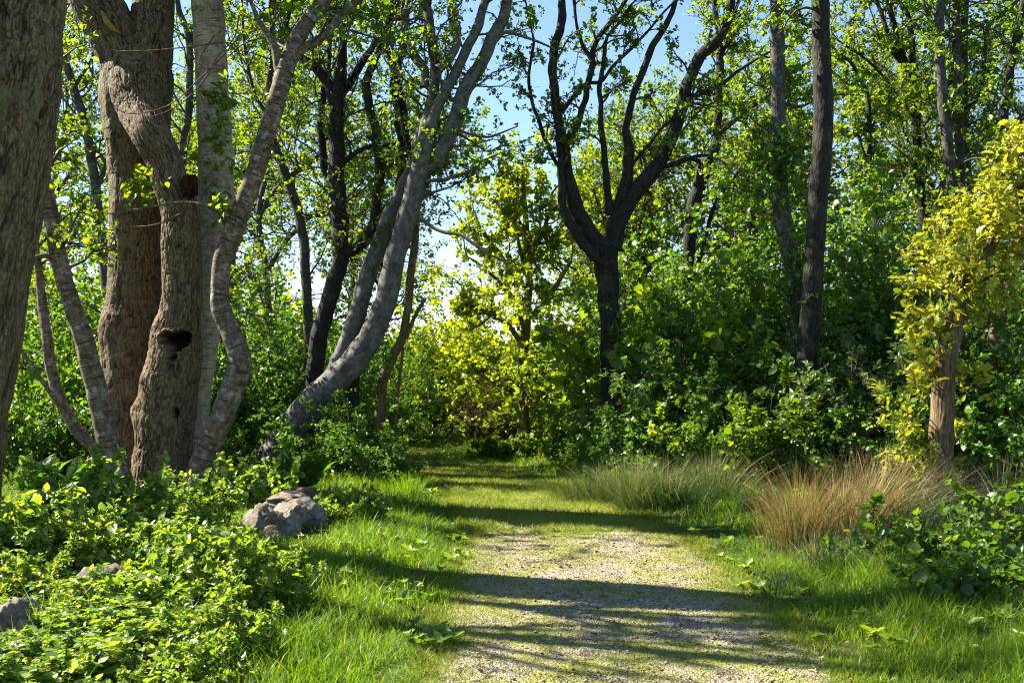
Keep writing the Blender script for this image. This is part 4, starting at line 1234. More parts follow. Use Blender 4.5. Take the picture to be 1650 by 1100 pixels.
# --- sunlit yellow green tree at the path's bend
traced_tree('sunlit_maple', 'sunlit yellow green tree with a bare lower trunk at the bend of the path', 'tree', 21.0,
            [(845, 735, 20), (845, 690, 15), (844, 650, 16), (845, 610, 18), (844, 575, 17), (848, 520, 14), (852, 460, 13), (850, 400, 11), (846, 340, 9), (842, 285, 6)],
            [[(847, 600, 8), (880, 580, 7), (905, 570, 5), (925, 552, 4)], [(846, 560, 9), (815, 520, 8), (780, 500, 6), (760, 490, 4)], [(848, 520, 9), (890, 470, 8), (920, 420, 6)], [(852, 470, 8), (805, 410, 7), (775, 370, 5)],
             [(851, 420, 8), (880, 360, 6), (890, 310, 4)], [(849, 380, 7), (815, 320, 5), (800, 285, 4)], [(845, 640, 6), (810, 625, 5), (785, 610, 4)], [(846, 690, 5), (880, 690, 4), (905, 680, 3)], [(845, 660, 6, -.8), (850, 640, 5, -1.4)], [(846, 620, 6), (800, 600, 5, .4), (765, 590, 4, .5)], [(845, 670, 6), (815, 680, 5, .3), (790, 690, 4, .5)], [(846, 600, 6, .4), (890, 620, 5, .8), (915, 640, 4, 1)], [(846, 500, 7), (800, 450, 6, -.3), (765, 420, 4, -.4)], [(846, 440, 6), (830, 360, 5, -.5), (825, 300, 4, -.6)], [(847, 540, 8, -.5), (835, 500, 6, -1.3)]],
            'oak', 'leaf_yellow', 35, zleaf=.8, per_m=6.5, L1=(.5, 1.3), n2c=6, n3c=5, nleaf=6, lsize=.068, sides=18, extend=False, leafy=[.12] + [.85] * 15, flare=.3)

# ================================================================== UNDERSTOREY
def W(px, Y):
    return ((px - 825.0) / F * Y, Y)


def place(proto, used, px, Y, rot, sc, label, group):
    x, y = W(px, Y)
    loc = (x, y, float(gz(x, y)) - .02)
    if not used:
        used.append(1)
        proto.location, proto.rotation_euler, proto.scale = loc, (0, 0, rot), ((sc,) * 3 if np.isscalar(sc) else sc)
        proto['label'] = label
        proto['group'] = group
        return proto
    return copy_tree(proto, loc, rot, sc, label, group)


ZERO = (0, 0)
hzA = shrub('hazel_bush', 'x', 'bush', ZERO, 4.3, 1.6, 16, 12, 7, 9, .060, 'leaf_hazel', 101, T_ROUND, low=.12)
hzB = shrub('hazel_bush', 'x', 'bush', ZERO, 3.0, 1.5, 16, 11, 7, 9, .056, 'leaf_hazel', 102, T_ROUND, low=.08, maxang=50)
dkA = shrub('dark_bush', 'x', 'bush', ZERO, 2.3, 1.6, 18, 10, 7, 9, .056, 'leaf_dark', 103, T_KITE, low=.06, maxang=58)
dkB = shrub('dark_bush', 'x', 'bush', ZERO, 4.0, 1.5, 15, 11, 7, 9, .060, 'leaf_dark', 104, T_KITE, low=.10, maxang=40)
bgL = shrub('sycamore_bush', 'x', 'bush', ZERO, 3.2, 1.5, 13, 10, 6, 6, .098, 'leaf_spring', 105, T_ROUND, low=.12, maxang=46)
wil = shrub('willow_bush', 'x', 'bush', ZERO, 3.4, 1.5, 20, 11, 6, 9, .078, 'leaf_willow', 106, T_SLIM, 'twig_pale', low=.10, maxang=44)
G = {'s': (bgL, []), 'w': (wil, []), 'a': (hzA, []), 'b': (hzB, []), 'd': (dkA, []), 'e': (dkB, [])}
RT = 'bushes of the thicket right of the path'
LT = 'bushes of the thicket left of the path'
rg = R(400)
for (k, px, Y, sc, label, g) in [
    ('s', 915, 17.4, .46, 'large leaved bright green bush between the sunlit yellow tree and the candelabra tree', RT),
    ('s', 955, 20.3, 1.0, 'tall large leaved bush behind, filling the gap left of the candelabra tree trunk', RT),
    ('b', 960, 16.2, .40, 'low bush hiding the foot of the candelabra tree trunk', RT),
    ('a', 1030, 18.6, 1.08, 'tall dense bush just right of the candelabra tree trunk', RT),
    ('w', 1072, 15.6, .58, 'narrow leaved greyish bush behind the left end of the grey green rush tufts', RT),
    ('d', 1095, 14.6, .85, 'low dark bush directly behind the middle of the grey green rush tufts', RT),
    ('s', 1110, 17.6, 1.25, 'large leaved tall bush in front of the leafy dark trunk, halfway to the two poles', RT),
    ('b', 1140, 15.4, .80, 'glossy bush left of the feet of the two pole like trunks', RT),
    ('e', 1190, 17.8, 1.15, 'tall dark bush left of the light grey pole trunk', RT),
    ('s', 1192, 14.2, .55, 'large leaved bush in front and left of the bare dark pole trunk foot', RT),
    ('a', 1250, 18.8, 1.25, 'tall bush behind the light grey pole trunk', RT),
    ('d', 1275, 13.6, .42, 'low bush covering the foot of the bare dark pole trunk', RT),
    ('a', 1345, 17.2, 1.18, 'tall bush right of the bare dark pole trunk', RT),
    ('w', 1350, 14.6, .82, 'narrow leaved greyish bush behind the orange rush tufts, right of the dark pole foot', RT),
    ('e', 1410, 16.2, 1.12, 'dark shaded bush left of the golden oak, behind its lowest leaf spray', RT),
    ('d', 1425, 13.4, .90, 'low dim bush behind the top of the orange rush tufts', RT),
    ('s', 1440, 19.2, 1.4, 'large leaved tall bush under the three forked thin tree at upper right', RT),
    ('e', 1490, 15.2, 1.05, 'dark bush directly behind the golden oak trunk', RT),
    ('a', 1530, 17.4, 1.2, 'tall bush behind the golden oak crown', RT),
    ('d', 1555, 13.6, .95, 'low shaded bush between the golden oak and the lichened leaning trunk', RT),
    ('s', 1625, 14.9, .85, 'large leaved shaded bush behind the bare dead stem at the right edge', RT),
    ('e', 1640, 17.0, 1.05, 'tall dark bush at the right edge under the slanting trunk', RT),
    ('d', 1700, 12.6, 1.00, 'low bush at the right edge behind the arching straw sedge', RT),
    # left
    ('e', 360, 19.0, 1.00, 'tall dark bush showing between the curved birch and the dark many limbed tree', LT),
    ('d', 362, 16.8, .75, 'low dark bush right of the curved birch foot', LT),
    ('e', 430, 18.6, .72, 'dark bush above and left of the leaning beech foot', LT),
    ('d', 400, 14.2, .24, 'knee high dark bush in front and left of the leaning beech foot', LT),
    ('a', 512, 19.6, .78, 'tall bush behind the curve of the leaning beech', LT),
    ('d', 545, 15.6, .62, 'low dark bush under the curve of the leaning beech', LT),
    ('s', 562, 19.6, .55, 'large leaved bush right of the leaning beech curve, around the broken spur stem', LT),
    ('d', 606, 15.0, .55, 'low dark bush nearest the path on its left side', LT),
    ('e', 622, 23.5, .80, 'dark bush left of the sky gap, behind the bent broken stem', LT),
    ('a', 60, 17.5, 1.05, 'tall leafy bush between the edge oak and the twin stemmed tree', LT),
    ('d', 20, 14.6, .8, 'low dark bush behind the leaning oak at the left edge', LT),
    ('b', 120, 15.4, .92, 'bush behind the foot of the twin stemmed tree', LT),
    ('a', 160, 19.5, .95, 'tall bush half hidden by the hollow oak on its left', LT),
    ('e', 240, 18.0, .90, 'dark bush mostly hidden behind the hollow oak trunks', LT),
]:
    pr, used = G[k]
    s = sc * np.array([1, 1, 1]) * np.array([rg.uniform(.92, 1.1), rg.uniform(.92, 1.1), rg.uniform(.95, 1.05)])
    place(pr, used, px, Y, rg.random() * 6.28, tuple(s), label, g)

# bushes closing the view at the path's bend
bx = lambda px, Y: W(px, Y)
shrub('bend_bush', 'rounded bush, sunlit on top and black underneath, at the far end of the path', 'bush', W(688, 24.5), 2.5, 1.5, 22, 12, 7, 9, .055, 'leaf_spring', 111, low=.25, maxang=62)
shrub('bend_bush', 'yellowish sunlit bush right under the glimpse of the distant hill', 'bush', W(735, 26.5), 3.6, 1.6, 20, 11, 7, 9, .07, 'leaf_yellow', 112, low=.15, maxang=52)
shrub('bend_bush', 'leafy sunlit bush left of the distant hill, behind the dark one at the bend', 'bush', W(640, 27.0), 3.4, 1.6, 16, 11, 7, 9, .07, 'leaf_spring', 113, low=.15, maxang=48)
shrub('bend_bush', 'tall yellow green bush behind the left half of the sunlit tree at the path bend', 'bush', W(792, 25.0), 4.6, 1.5, 18, 11, 7, 8, .07, 'leaf_yellow', 118, low=.12, maxang=36)
shrub('gorse_bush', 'brownish fine leaved bush left of the sunlit tree with the bare lower trunk', 'bush', W(785, 22.8), 1.75, .9, 20, 12, 7, 10, .032, 'leaf_gorse', 114, T_SLIM, low=.1, maxang=36)
shrub('bend_bush', 'light green bush behind the bare trunk of the sunlit yellow green tree', 'bush', W(890, 23.5), 3.4, 1.5, 16, 11, 7, 8, .07, 'leaf_yellow', 115, low=.1, maxang=50)
shrub('low_bush', 'small dark bush in the grass at the outer edge of the path bend', 'bush', W(795, 19.5), .55, .5, 14, 8, 5, 7, .05, 'leaf_wood', 116, low=.1, maxang=60)
shrub('low_bush', 'small bright leafy bush at the right of the bare trunk of the sunlit tree', 'bush', W(885, 19.0), .70, .6, 14, 8, 5, 7, .055, 'leaf_spring', 117, low=.1, maxang=60)


# ================================================================== BACKGROUND TREES
def bg_tree(name, h, seed, bark, leaf, n1=46, z0=.12, L=(1.2, 2.6), lsize=.058, fork=True):
    rng = R(seed)
    root = empty(name, (0, 0, 0), 'x', 'tree')
    z = np.linspace(-.3, h * .94, 9)
    p = np.column_stack([np.cumsum(rng.normal(size=9) * .14), np.cumsum(rng.normal(size=9) * .14), z])
    p -= np.array([p[0, 0], p[0, 1], 0])
    r = np.linspace(.013 * h, .012, 9)
    V, fl, bk = tube(p, r, 12, .15, 0, .07, .3)
    mesh_obj('trunk', V, fl, M[bark], root, pattr={'bk': bk}, smooth=True)
    lines = [(p, r)]
    for k in range(4 if fork else 0):
        i = 3 + k % 4
        a = rng.random() * 6.28
        d = np.array([np.cos(a) * .7, np.sin(a) * .7, 1.0])
        q = [p[i]]
        for j in range(5):
            d = nrm(d + .25 * rng.normal(size=3) + .1 * UP)
            q.append(q[-1] + d * h * .075)
        q = np.array(q)
        rr = np.linspace(r[i] * .7, .012, 6)
        V, fl, bk = tube(q, rr, 8, .15, 0, .07)
        mesh_obj('limb', V, fl, M[bark], root, pattr={'bk': bk}, smooth=True)
        lines.append((q, rr))
    S, D, RR, LL = [], [], [], []
    for j, (q, rr) in enumerate(lines):
        n = n1 if j == 0 else n1 // 4
        c, s = catmull(np.column_stack([q, rr]), 60)
        t = rng.random(n) * (1 - z0) + z0 if j == 0 else rng.random(n) * .9 + .1
        k = (t * 58).astype(int)
        a = rng.random(n) * 6.28
        S.append(c[k, :3])
        D.append(nrm(np.column_stack([np.cos(a), np.sin(a), rng.uniform(-.1, .9, n)])))
        RR.append(np.minimum(c[k, 3] * .5, .025))
        LL.append(rng.uniform(L[0], L[1], n) * (1.05 - .5 * t))
    foliage(root, np.zeros(3), np.vstack(S), np.vstack(D), np.concatenate(RR), np.concatenate(LL), rng, 6, 4, 5, lsize, T_ROUND, leaf, 'twig', .9, .26, .12)
    return root


B = {'p': (bg_tree('woodland_tree', 12.0, 201, 'alder', 'leaf_spring'), []), 'q': (bg_tree('woodland_tree', 11.0, 202, 'grey', 'leaf_spring'), []),
     'r': (bg_tree('woodland_tree', 8.5, 203, 'alder', 'leaf_spring', 60, .06), [])}
BG = 'background trees of the wood'
for (k, px, Y, sc, label) in [
    ('p', -60, 23, 1.05, 'background tree showing its leaves left of the edge oak'),
    ('q', 110, 28, 1.15, 'background tree in the gap between the edge oak and the hollow oak'),
    ('r', 215, 21, .92, 'background tree filling the fork of the hollow oak'),
    ('r', 310, 45, 1.75, 'background tree whose leaves show around the pale straight trunk'),
    ('r', 395, 42, 1.75, 'shorter background tree right of the crooked birch'),
    ('q', 450, 36, 1.45, 'background tree behind the upper limbs of the crooked birch'),
    ('p', 540, 37, 1.4, 'background tree behind the dark many limbed tree'),
    ('r', 605, 35, 1.35, 'shorter background tree behind the leaning beech stems'),
    ('r', 935, 24, .88, 'shorter background tree just left of the candelabra tree limbs'),
    ('r', 1010, 26, .95, 'shorter background tree showing through the candelabra tree limbs'),
    ('r', 1080, 23.5, .98, 'shorter background tree right of the candelabra tree limbs'),
    ('q', 1165, 28, .88, 'background tree left of the light grey pole trunk'),
    ('q', 1225, 24, .92, 'background tree behind the light grey pole trunk'),
    ('r', 1285, 24, 1.05, 'shorter background tree between the two pole like trunks'),
    ('q', 1375, 25, .98, 'background tree right of the bare dark pole trunk'),
    ('p', 1450, 28, .98, 'background tree behind the three forked thin tree'),
    ('q', 1530, 24, 1.05, 'background tree behind the mottled grey trunk'),
    ('p', 1610, 26, 1.0, 'background tree at upper right behind the slanting trunk'),
    ('q', 1700, 23, 1.0, 'background tree running off the upper right edge'),
]:
    pr, used = B[k]
    place(pr, used, px, Y, rg.random() * 6.28, sc, label, BG)


def far_wood():
    rng = R(55)
    P_, S_ = [], []
    for k in range(170):
        Y = rng.uniform(34, 62)
        px = rng.uniform(-500, 660) if rng.random() < .5 else rng.uniform(850, 2150)
        x = (px - 825) / F * Y
        top = rng.uniform(4, 8) * (1.0 if px < 560 or px > 930 else .55)
        n = 330
        c = np.array([x, Y, 0])
        q = nrm(rng.normal(size=(n, 3))) * rng.uniform(.55, 1.05, n)[:, None]
        P_.append(c + q * np.array([2.2, 2.2, top * .55]) + np.array([0, 0, top * .45]))
    pos = np.vstack(P_)
    pos = pos[pos[:, 2] > -.2]
    n = len(pos)
    V, Q, nf = leaves(pos, rng.normal(size=(n, 3)), rng.normal(size=(n, 3)) * .7 + UP, .26 * np.exp(.25 * rng.normal(size=n)), T_ROUND, rng)
    prop(mesh_obj('far_woodland', V, Q, M['leaf_wood'], fattr={'rnd': np.repeat(rng.random(n), nf)}), 'far leafy wood seen in gaps behind the background trees', 'woodland', kind='stuff')


far_wood()

# ================================================================== LEFT FOREGROUND
brA = shrub('bramble_bush', 'x', 'bush', ZERO, 1.0, .75, 20, 8, 4, 6, .056, 'leaf_bramble', 121, T_NEAR, 'twig', maxang=40, wig=.12, low=.25, rst=.006, upn=1.3)
brB = shrub('bramble_bush', 'x', 'bush', ZERO, .75, .8, 24, 8, 5, 6, .046, 'leaf_bramble', 122, T_NEAR, 'twig', maxang=55, wig=.14, low=.12, rst=.005, upn=1.4)
brC = shrub('bramble_bush', 'x', 'bush', ZERO, .85, .8, 18, 7, 4, 5, .066, 'leaf_bramble', 123, T_NEARROUND, 'twig', maxang=46, wig=.12, low=.22, rst=.006, upn=1.3)
Gb = {'a': (brA, []), 'b': (brB, []), 'c': (brC, [])}
FB = 'sunlit bushes in the left foreground'
for (k, px, Y, sc, label) in [
    ('a', 140, 8.9, .94, 'tallest sunlit bush, upright shoots in front of the twin stemmed tree'),
    ('c', 60, 8.2, .86, 'broad leaved sunlit bush under the leaning edge oak'),
    ('c', -40, 7.4, .80, 'broad leaved bush cut by the left edge, mid height'),
    ('a', 95, 7.5, .74, 'bright bush left of the half hidden round stone'),
    ('a', 262, 8.4, .56, 'sunlit bush right in front of the hollow oak foot'),
    ('b', 245, 7.5, .75, 'small leaved bush behind the half hidden round stone'),
    ('b', 330, 7.7, .78, 'small leaved pale bush between the hollow oak and the stone pile'),
    ('b', 320, 6.5, .85, 'small leaved bush at the front, right of the half hidden round stone'),
    ('b', 395, 6.8, .58, 'small leaved bush bordering the grass, in front of the stone pile'),
    ('b', 225, 5.8, (.85, .85, .42), 'low small leaved bush at the bottom edge, below the round stone'),
    ('b', 118, 5.7, (.9, .9, .36), 'low small leaved bush at the bottom edge, nearest the left corner stones'),
    ('b', 345, 5.6, .55, 'lowest small leaved bush at the bottom edge beside the grass'),
    ('b', 45, 5.05, (.85, .85, .45), 'low small leaved bush in the bottom left corner'),
    ('b', 175, 5.0, (.8, .8, .45), 'low small leaved bush at the bottom edge, second from the left corner'),
    ('b', 290, 4.95, .46, 'smallest low bush at the bottom edge, beside the grass verge'),
    ('c', 255, 6.5, (.7, .7, .42), 'broad leaved bush just left of the half hidden round stone'),
    ('b', 82, 6.5, (.75, .75, .36), 'low small leaved bush between the brown edge stone and the round stone'),
    ('b', 30, 6.9, .55, 'small leaved bush at the left edge behind the brown edge stone'),
    ('b', 452, 7.3, .46, 'small pale bush farthest right of the foreground bushes, on the grass below the stone pile'),
    ('a', 335, 9.8, .62, 'bush left of the stone pile with upright yellow shoots'),
    ('c', 405, 11.6, .80, 'bush with round yellow leaves behind the stone pile'),
    ('b', 568, 10.7, .60, 'small sunlit bush on the grass right of the stone pile'),
]:
    pr, used = Gb[k]
    place(pr, used, px, Y, rg.random() * 6.28, sc, label, FB)

# stones
def stone_mat(name, c0, c1, c2, lich):
    m, nt, ns, ln = mat(name)
    tc = node(ns, 'ShaderNodeTexCoord')
    n1 = node(ns, 'ShaderNodeTexNoise')
    n1.inputs['Scale'].default_value, n1.inputs['Detail'].default_value, n1.inputs['Roughness'].default_value = 9, 10, .72
    ln.new(tc.outputs['Object'], n1.inputs[0])
    cr = ramp(ns, [(.32, c0), (.48, c1), (.66, c2)])
    ln.new(n1.outputs[0], cr.inputs[0])
    n2_ = node(ns, 'ShaderNodeTexNoise')
    n2_.inputs['Scale'].default_value, n2_.inputs['Detail'].default_value, n2_.inputs['Roughness'].default_value = 6.5, 7, .62
    ln.new(tc.outputs['Object'], n2_.inputs[0])
    lr = ramp(ns, [(.54, (0, 0, 0)), (.60, (1, 1, 1))])
    ln.new(n2_.outputs[0], lr.inputs[0])
    mc = node(ns, 'ShaderNodeMix', data_type='RGBA')
    ln.new(lr.outputs[0], mc.inputs[0]); ln.new(cr.outputs[0], mc.inputs[6])
    mc.inputs[7].default_value = (*lich, 1)
    vo = node(ns, 'ShaderNodeTexVoronoi')
    vo.inputs['Scale'].default_value = 17
    ln.new(tc.outputs['Object'], vo.inputs[0])
    pr = ramp(ns, [(.10, (1, 1, 1)), (.2, (0, 0, 0))])
    ln.new(vo.outputs['Distance'], pr.inputs[0])
    mp = node(ns, 'ShaderNodeMix', data_type='RGBA')
    ln.new(pr.outputs[0], mp.inputs[0]); ln.new(mc.outputs[2], mp.inputs[6])
    mp.inputs[7].default_value = (.03, .025, .02, 1)
    pb = node(ns, 'ShaderNodeBsdfPrincipled')
    pb.inputs['Roughness'].default_value = .92
    ln.new(mp.outputs[2], pb.inputs['Base Color'])
    bp = node(ns, 'ShaderNodeBump')
    bp.inputs['Strength'].default_value, bp.inputs['Distance'].default_value = .9, .025
    ln.new(n1.outputs[0], bp.inputs['Height'])
    ln.new(bp.outputs[0], pb.inputs['Normal'])
    out = node(ns, 'ShaderNodeOutputMaterial')
    ln.new(pb.outputs[0], out.inputs[0])
    return m


stone_m = stone_mat('field_stone', (.04, .028, .018), (.12, .092, .063), (.20, .165, .12), (.22, .20, .155))
stone_w = stone_mat('speckled_stone', (.05, .042, .034), (.15, .135, .112), (.25, .23, .20), (.10, .09, .075))
stone_r = stone_mat('reddish_stone', (.035, .018, .012), (.11, .06, .038), (.20, .13, .09), (.16, .15, .11))
ST = 'stones of the tumbled wall'
for i, (px, py, Y, w, h, mt, label, cuts, rx) in enumerate([
    (425, 846, 9.45, 62, 46, stone_m, 'tan topped stone at the front left of the pile', 6, .1),
    (466, 852, 9.55, 34, 52, stone_w, 'white speckled upright stone at the front of the pile', 5, .2),
    (464, 838, 9.85, 64, 44, stone_m, 'smooth grey slab leaning behind the upright speckled stone', 6, -.5),
    (490, 832, 10.2, 60, 50, stone_w, 'biggest stone of the pile, at its right side, pitted with dark holes', 6, .1),
    (470, 808, 10.8, 76, 26, stone_m, 'long flat sunlit slab lying across the middle of the pile', 7, .05),
    (489, 798, 11.4, 44, 24, stone_r, 'dark rounded slab on the back of the pile', 6, 0),
    (447, 790, 11.9, 58, 24, stone_r, 'brownish slab at the far end of the pile', 6, 0),
    (438, 873, 9.28, 40, 38, stone_r, 'red brown stone under the front of the pile', 5, .1),
    (467, 892, 9.1, 22, 20, stone_w, 'small low stone in the grass at the foot of the pile', 5, 0),
    (388, 777, 12.3, 36, 24, stone_w, 'bluish grey stone half hidden behind the bushes left of the pile', 5, 0),
    (166, 962, 6.7, 92, 76, stone_m, 'round stone half hidden among the sunlit bushes', 5, .2),
    (4, 1022, 5.7, 90, 90, stone_m, 'brown stone at the left edge among the bushes', 5, .1),
    (40, 998, 6.1, 58, 52, stone_w, 'pale stone just right of the brown one at the left edge', 5, .1),
    (285, 912, 7.1, 74, 44, stone_w, 'pale flat stone lit among the small leaved bushes', 6, 0),
]):
    c = P(px, py, Y)
    g = float(gz(c[0], c[1]))
    u = .5 / F * Y
    V, T = lump_mesh((0, 0, 0), 1.0, 500 + i, 5, .26, 1.6, (1, 1, 1), cuts)
    V = V * np.array([w * u, max(w, h) * u * .85, h * u * 1.2]) * 1.1
    ca, sa = math.cos(rx), math.sin(rx)
    V = np.column_stack([V[:, 0] * ca + V[:, 2] * sa, V[:, 1], V[:, 2] * ca - V[:, 0] * sa]) + c
    o = mesh_obj('stone', V, T, mt, None, (c[0], c[1], g), smooth=True)
    o.location = (c[0], c[1], g)
    prop(o, label, 'stone', ST)


# ferns
def fern(px, Y, h, n, seed, label):
    rng = R(seed)
    x, y = W(px, Y)
    b = np.array([x, y, float(gz(x, y))])
    root = empty('fern', b, label, 'fern', 'ferns under the trees')
    a = rng.random(n) * 6.28
    D = np.column_stack([np.cos(a) * .5, np.sin(a) * .5, np.ones(n)])
    pl = grow(np.repeat(b[None], n, 0), D, h * rng.uniform(.7, 1.1, n), 14, .03, -.01, rng, .16)
    tv, tq = tubes(pl, np.full(n, .004), np.full(n, .001), 4)
    mesh_obj('stalk', tv, tq, M['leaf_fern'], root, b, fattr={'rnd': np.full(len(tq), .3)})
    S, A, N, Z = [], [], [], []
    for i in range(n):
        t = np.linspace(.14, .99, 26)
        p, tan = along(pl[i:i + 1], np.zeros(26, int), t)
        side = nrm(np.cross(tan, UP))
        for s in (-1, 1):
            S.append(p); A.append(nrm(side * s + .35 * tan)); N.append(np.cross(side, tan) + .1 * rng.normal(size=p.shape)); Z.append(h * .30 * np.sin(np.pi * (t * .85 + .12)) ** .8 * (1.05 - .6 * t))
    V, Q, nf = leaves(np.vstack(S), np.vstack(A), np.vstack(N), np.concatenate(Z), _kite(.11), rng)
    mesh_obj('frond', V, Q, M['leaf_fern'], root, b, fattr={'rnd': np.repeat(rng.random(len(Q) // nf), nf)})


fern(492, 12.9, .75, 9, 601, 'fern lit from above just behind the stone pile')
fern(455, 13.2, .70, 9, 602, 'darker fern left of the lit one behind the stone pile')
fern(55, 12.4, .75, 9, 603, 'fern in deep shade behind the leaning edge oak foot')
fern(125, 12.8, .70, 9, 604, 'fern in shade at the foot of the twin stemmed tree')
fern(655, 14.6, .55, 8, 605, 'small fern at the shaded left edge of the path')

# ================================================================== RIGHT FOREGROUND
RU = 'rush tufts right of the path'
for i, (px, Y, h, r, n, m_, label, lean, w, bias) in enumerate([
    (952, 12.9, 0.72, .32, 900, 'rush_green', 'leftmost grey green rush tuft, at the path edge below the candelabra tree', .6, .006, (-.1, 0)),
    (1005, 12.4, 0.82, .34, 1000, 'rush_green', 'second grey green rush tuft from the left', .6, .006, (0, 0)),
    (1058, 12.1, 0.82, .34, 1000, 'rush_green', 'grey green rush tuft in the middle of its row', .6, .006, (.05, 0)),
    (1110, 11.9, .66, .32, 900, 'rush_dark', 'darkest tuft of the rush row, second from its right end', .5, .006, (.0, 0)),
    (1155, 12.3, 0.79, .32, 800, 'rush_green', 'pale rush tuft at the right end of the row', .7, .006, (.15, 0)),
    (1232, 10.8, .48, .26, 520, 'rush_dark', 'thin dark rush tuft between the grey green row and the orange tufts', .35, .006, (0, 0)),
    (1268, 9.6, .50, .16, 240, 'rush_orange', 'small brown rush tuft left of the orange ones', .4, .006, (0, 0)),
    (1300, 9.1, 0.82, .28, 900, 'rush_orange', 'leftmost large orange rush tuft with reddish tips', .40, .0055, (-.02, 0)),
    (1352, 9.0, 0.89, .30, 1000, 'rush_orange', 'orange rush tuft in the middle, standing upright', .42, .0055, (.10, 0)),
    (1410, 9.2, 0.96, .30, 900, 'rush_orange', 'orange rush tuft sweeping right toward the golden oak', .55, .0055, (.45, 0)),
    (1312, 8.4, .36, .2, 220, 'straw', 'short straw coloured tuft at the foot of the orange rushes', .7, .005, (-.1, -.2)),
    (1345, 8.1, .36, .24, 420, 'rush_dark', 'short dark green tuft on the verge below the orange rushes', .45, .006, (0, 0)),
    (1262, 7.6, .22, .20, 330, 'rush_dark', 'lowest dark tuft right at the path edge', .6, .006, (-.2, 0)),
    (1402, 8.4, .46, .16, 150, 'rush_dark', 'sparse upright dark stalks left of the foreground saplings', .15, .007, (0, 0)),
    (1500, 8.9, .62, .30, 520, 'rush_dark', 'dark rush tuft behind the foreground saplings', .35, .006, (0, 0)),
    (1545, 10.3, .80, .30, 420, 'straw', 'arching straw sedge tuft behind the foreground saplings, under the golden oak', 1.0, .005, (.2, 0)),
    (1610, 10.8, .85, .30, 420, 'straw', 'arching straw sedge tuft nearest the right edge', 1.1, .005, (.2, 0)),
    (1470, 9.9, 0.90, .28, 520, 'rush_green', 'green and straw rush tuft just left of the golden oak foot', .6, .0055, (.2, 0)),
]):
    x, y = W(px, Y)
    tussock('rush_tuft', label, x, y, h, r, n, m_, 700 + i, group=RU, lean=lean, width=w, bias=bias)
x, y = W(536, 12.2)
tussock('dry_grass_tuft', 'pale dry grass tuft in front of the dark bushes left of the path', x, y, .55, .14, 110, 'straw', 750, 'grass tuft', None, .25, .005)
x, y = W(655, 13.4)
tussock('grass_tuft', 'tall drooping green grass tuft at the left path edge in half shade', x, y, .42, .25, 500, 'grass', 751, 'grass tuft', None, .7, .006)

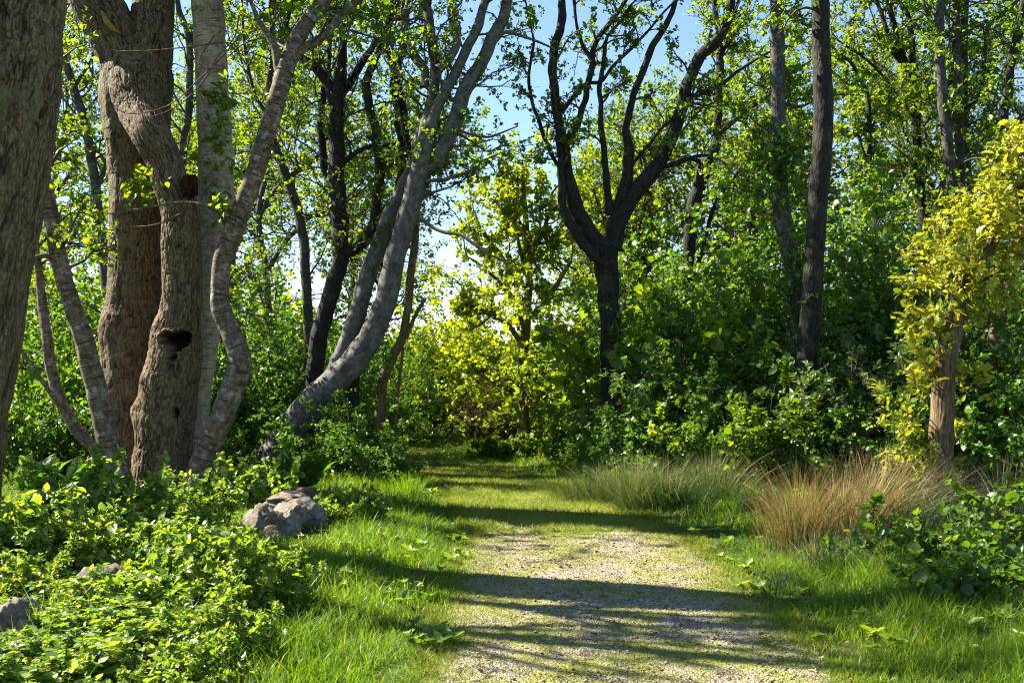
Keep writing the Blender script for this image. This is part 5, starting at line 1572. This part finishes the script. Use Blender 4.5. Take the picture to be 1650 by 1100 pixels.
alA = shrub('alder_sapling', 'x', 'sapling', ZERO, .95, .5, 7, 8, 3, 4, .052, 'leaf_alder', 131, T_NEARROUND, 'twig', maxang=34, wig=.10, low=.18, rst=.007, upn=1.0)
alB = shrub('alder_sapling', 'x', 'sapling', ZERO, .60, .45, 7, 6, 3, 4, .050, 'leaf_alder', 132, T_NEARROUND, 'twig', maxang=46, wig=.10, low=.15, rst=.005, upn=1.0)
alC = shrub('alder_sapling', 'x', 'sapling', ZERO, .85, .1, 1, 11, 2, 4, .058, 'leaf_alder', 133, T_NEARROUND, 'twig', maxang=6, wig=.05, low=.3, rst=.008, upn=1.0)
Ga = {'a': (alA, []), 'b': (alB, []), 'c': (alC, [])}
AS = 'saplings in the right foreground'
for (k, px, Y, sc, label) in [
    ('c', 1404, 8.0, .95, 'single stemmed slim sapling in front of the orange rushes'),
    ('a', 1490, 8.0, .64, 'dark leaved sapling under the golden oak trunk'),
    ('a', 1620, 8.1, 1.0, 'largest dark leaved sapling at the right edge'),
    ('b', 1435, 8.0, .95, 'small bushy sapling right of the slim single stemmed one'),
    ('b', 1510, 6.8, .82, 'lowest sapling with orange leaf tips, nearest the camera'),
    ('a', 1590, 6.9, .72, 'light green sapling in front of the largest one'),
    ('b', 1670, 6.7, 1.00, 'leafy sapling cut by the right edge'),
    ('b', 1560, 7.6, .85, 'bushy sapling between the two dark leaved ones'),
    ('a', 1690, 9.4, .9, 'dark sapling behind, running off the right edge'),
]:
    pr, used = Ga[k]
    place(pr, used, px, Y, rg.random() * 6.28, sc, label, AS)

# ================================================================== LIGHT, CAMERA
SUN_EL, SUN_AZ = math.radians(43), math.radians(-71)     # azimuth from +Y towards +X
sv = Vector((math.sin(SUN_AZ) * math.cos(SUN_EL), math.cos(SUN_AZ) * math.cos(SUN_EL), math.sin(SUN_EL)))
sd = bpy.data.lights.new('sun', 'SUN')
sd.energy = 5.0
sd.angle = math.radians(.53)
sd.color = (1.0, .93, .80)
so = bpy.data.objects.new('sun', sd)
so.rotation_euler = (-sv).to_track_quat('-Z', 'Y').to_euler()
so.location = sv * 60
COL.objects.link(so)

w = bpy.data.worlds.new('World')
SC.world = w
w.use_nodes = True
nt = w.node_tree
nt.nodes.clear()
sky = nt.nodes.new('ShaderNodeTexSky')
sky.sky_type = 'NISHITA'
sky.sun_disc = False
sky.sun_elevation = SUN_EL
sky.sun_rotation = SUN_AZ
sky.air_density = 1.0
sky.dust_density = 0.0
sky.ozone_density = 3.0
bg = nt.nodes.new('ShaderNodeBackground')
bg.inputs[1].default_value = .058
out = nt.nodes.new('ShaderNodeOutputWorld')
nt.links.new(sky.outputs[0], bg.inputs[0])
nt.links.new(bg.outputs[0], out.inputs[0])

cam = bpy.data.cameras.new('camera')
cam.sensor_width = 36
cam.lens = F / 1650 * 36
cam.shift_y = (HOR - 550) / 1650
cam.clip_end = 8000
co = bpy.data.objects.new('camera', cam)
co.location = (0, 0, CAMH)
co.rotation_euler = (math.pi / 2, 0, 0)
COL.objects.link(co)
SC.camera = co

SC.view_settings.view_transform = 'Standard'
SC.view_settings.look = 'None'
SC.view_settings.exposure = 2.2
SC.view_settings.gamma = 1
cy = SC.cycles
cy.max_bounces = 10
cy.diffuse_bounces = 6
cy.glossy_bounces = 2
cy.transmission_bounces = 6
cy.caustics_reflective = cy.caustics_refractive = False
cy.sample_clamp_indirect = 6
cy.use_denoising = True
cy.denoising_prefilter = 'NONE'
cy.filter_width = 1.15
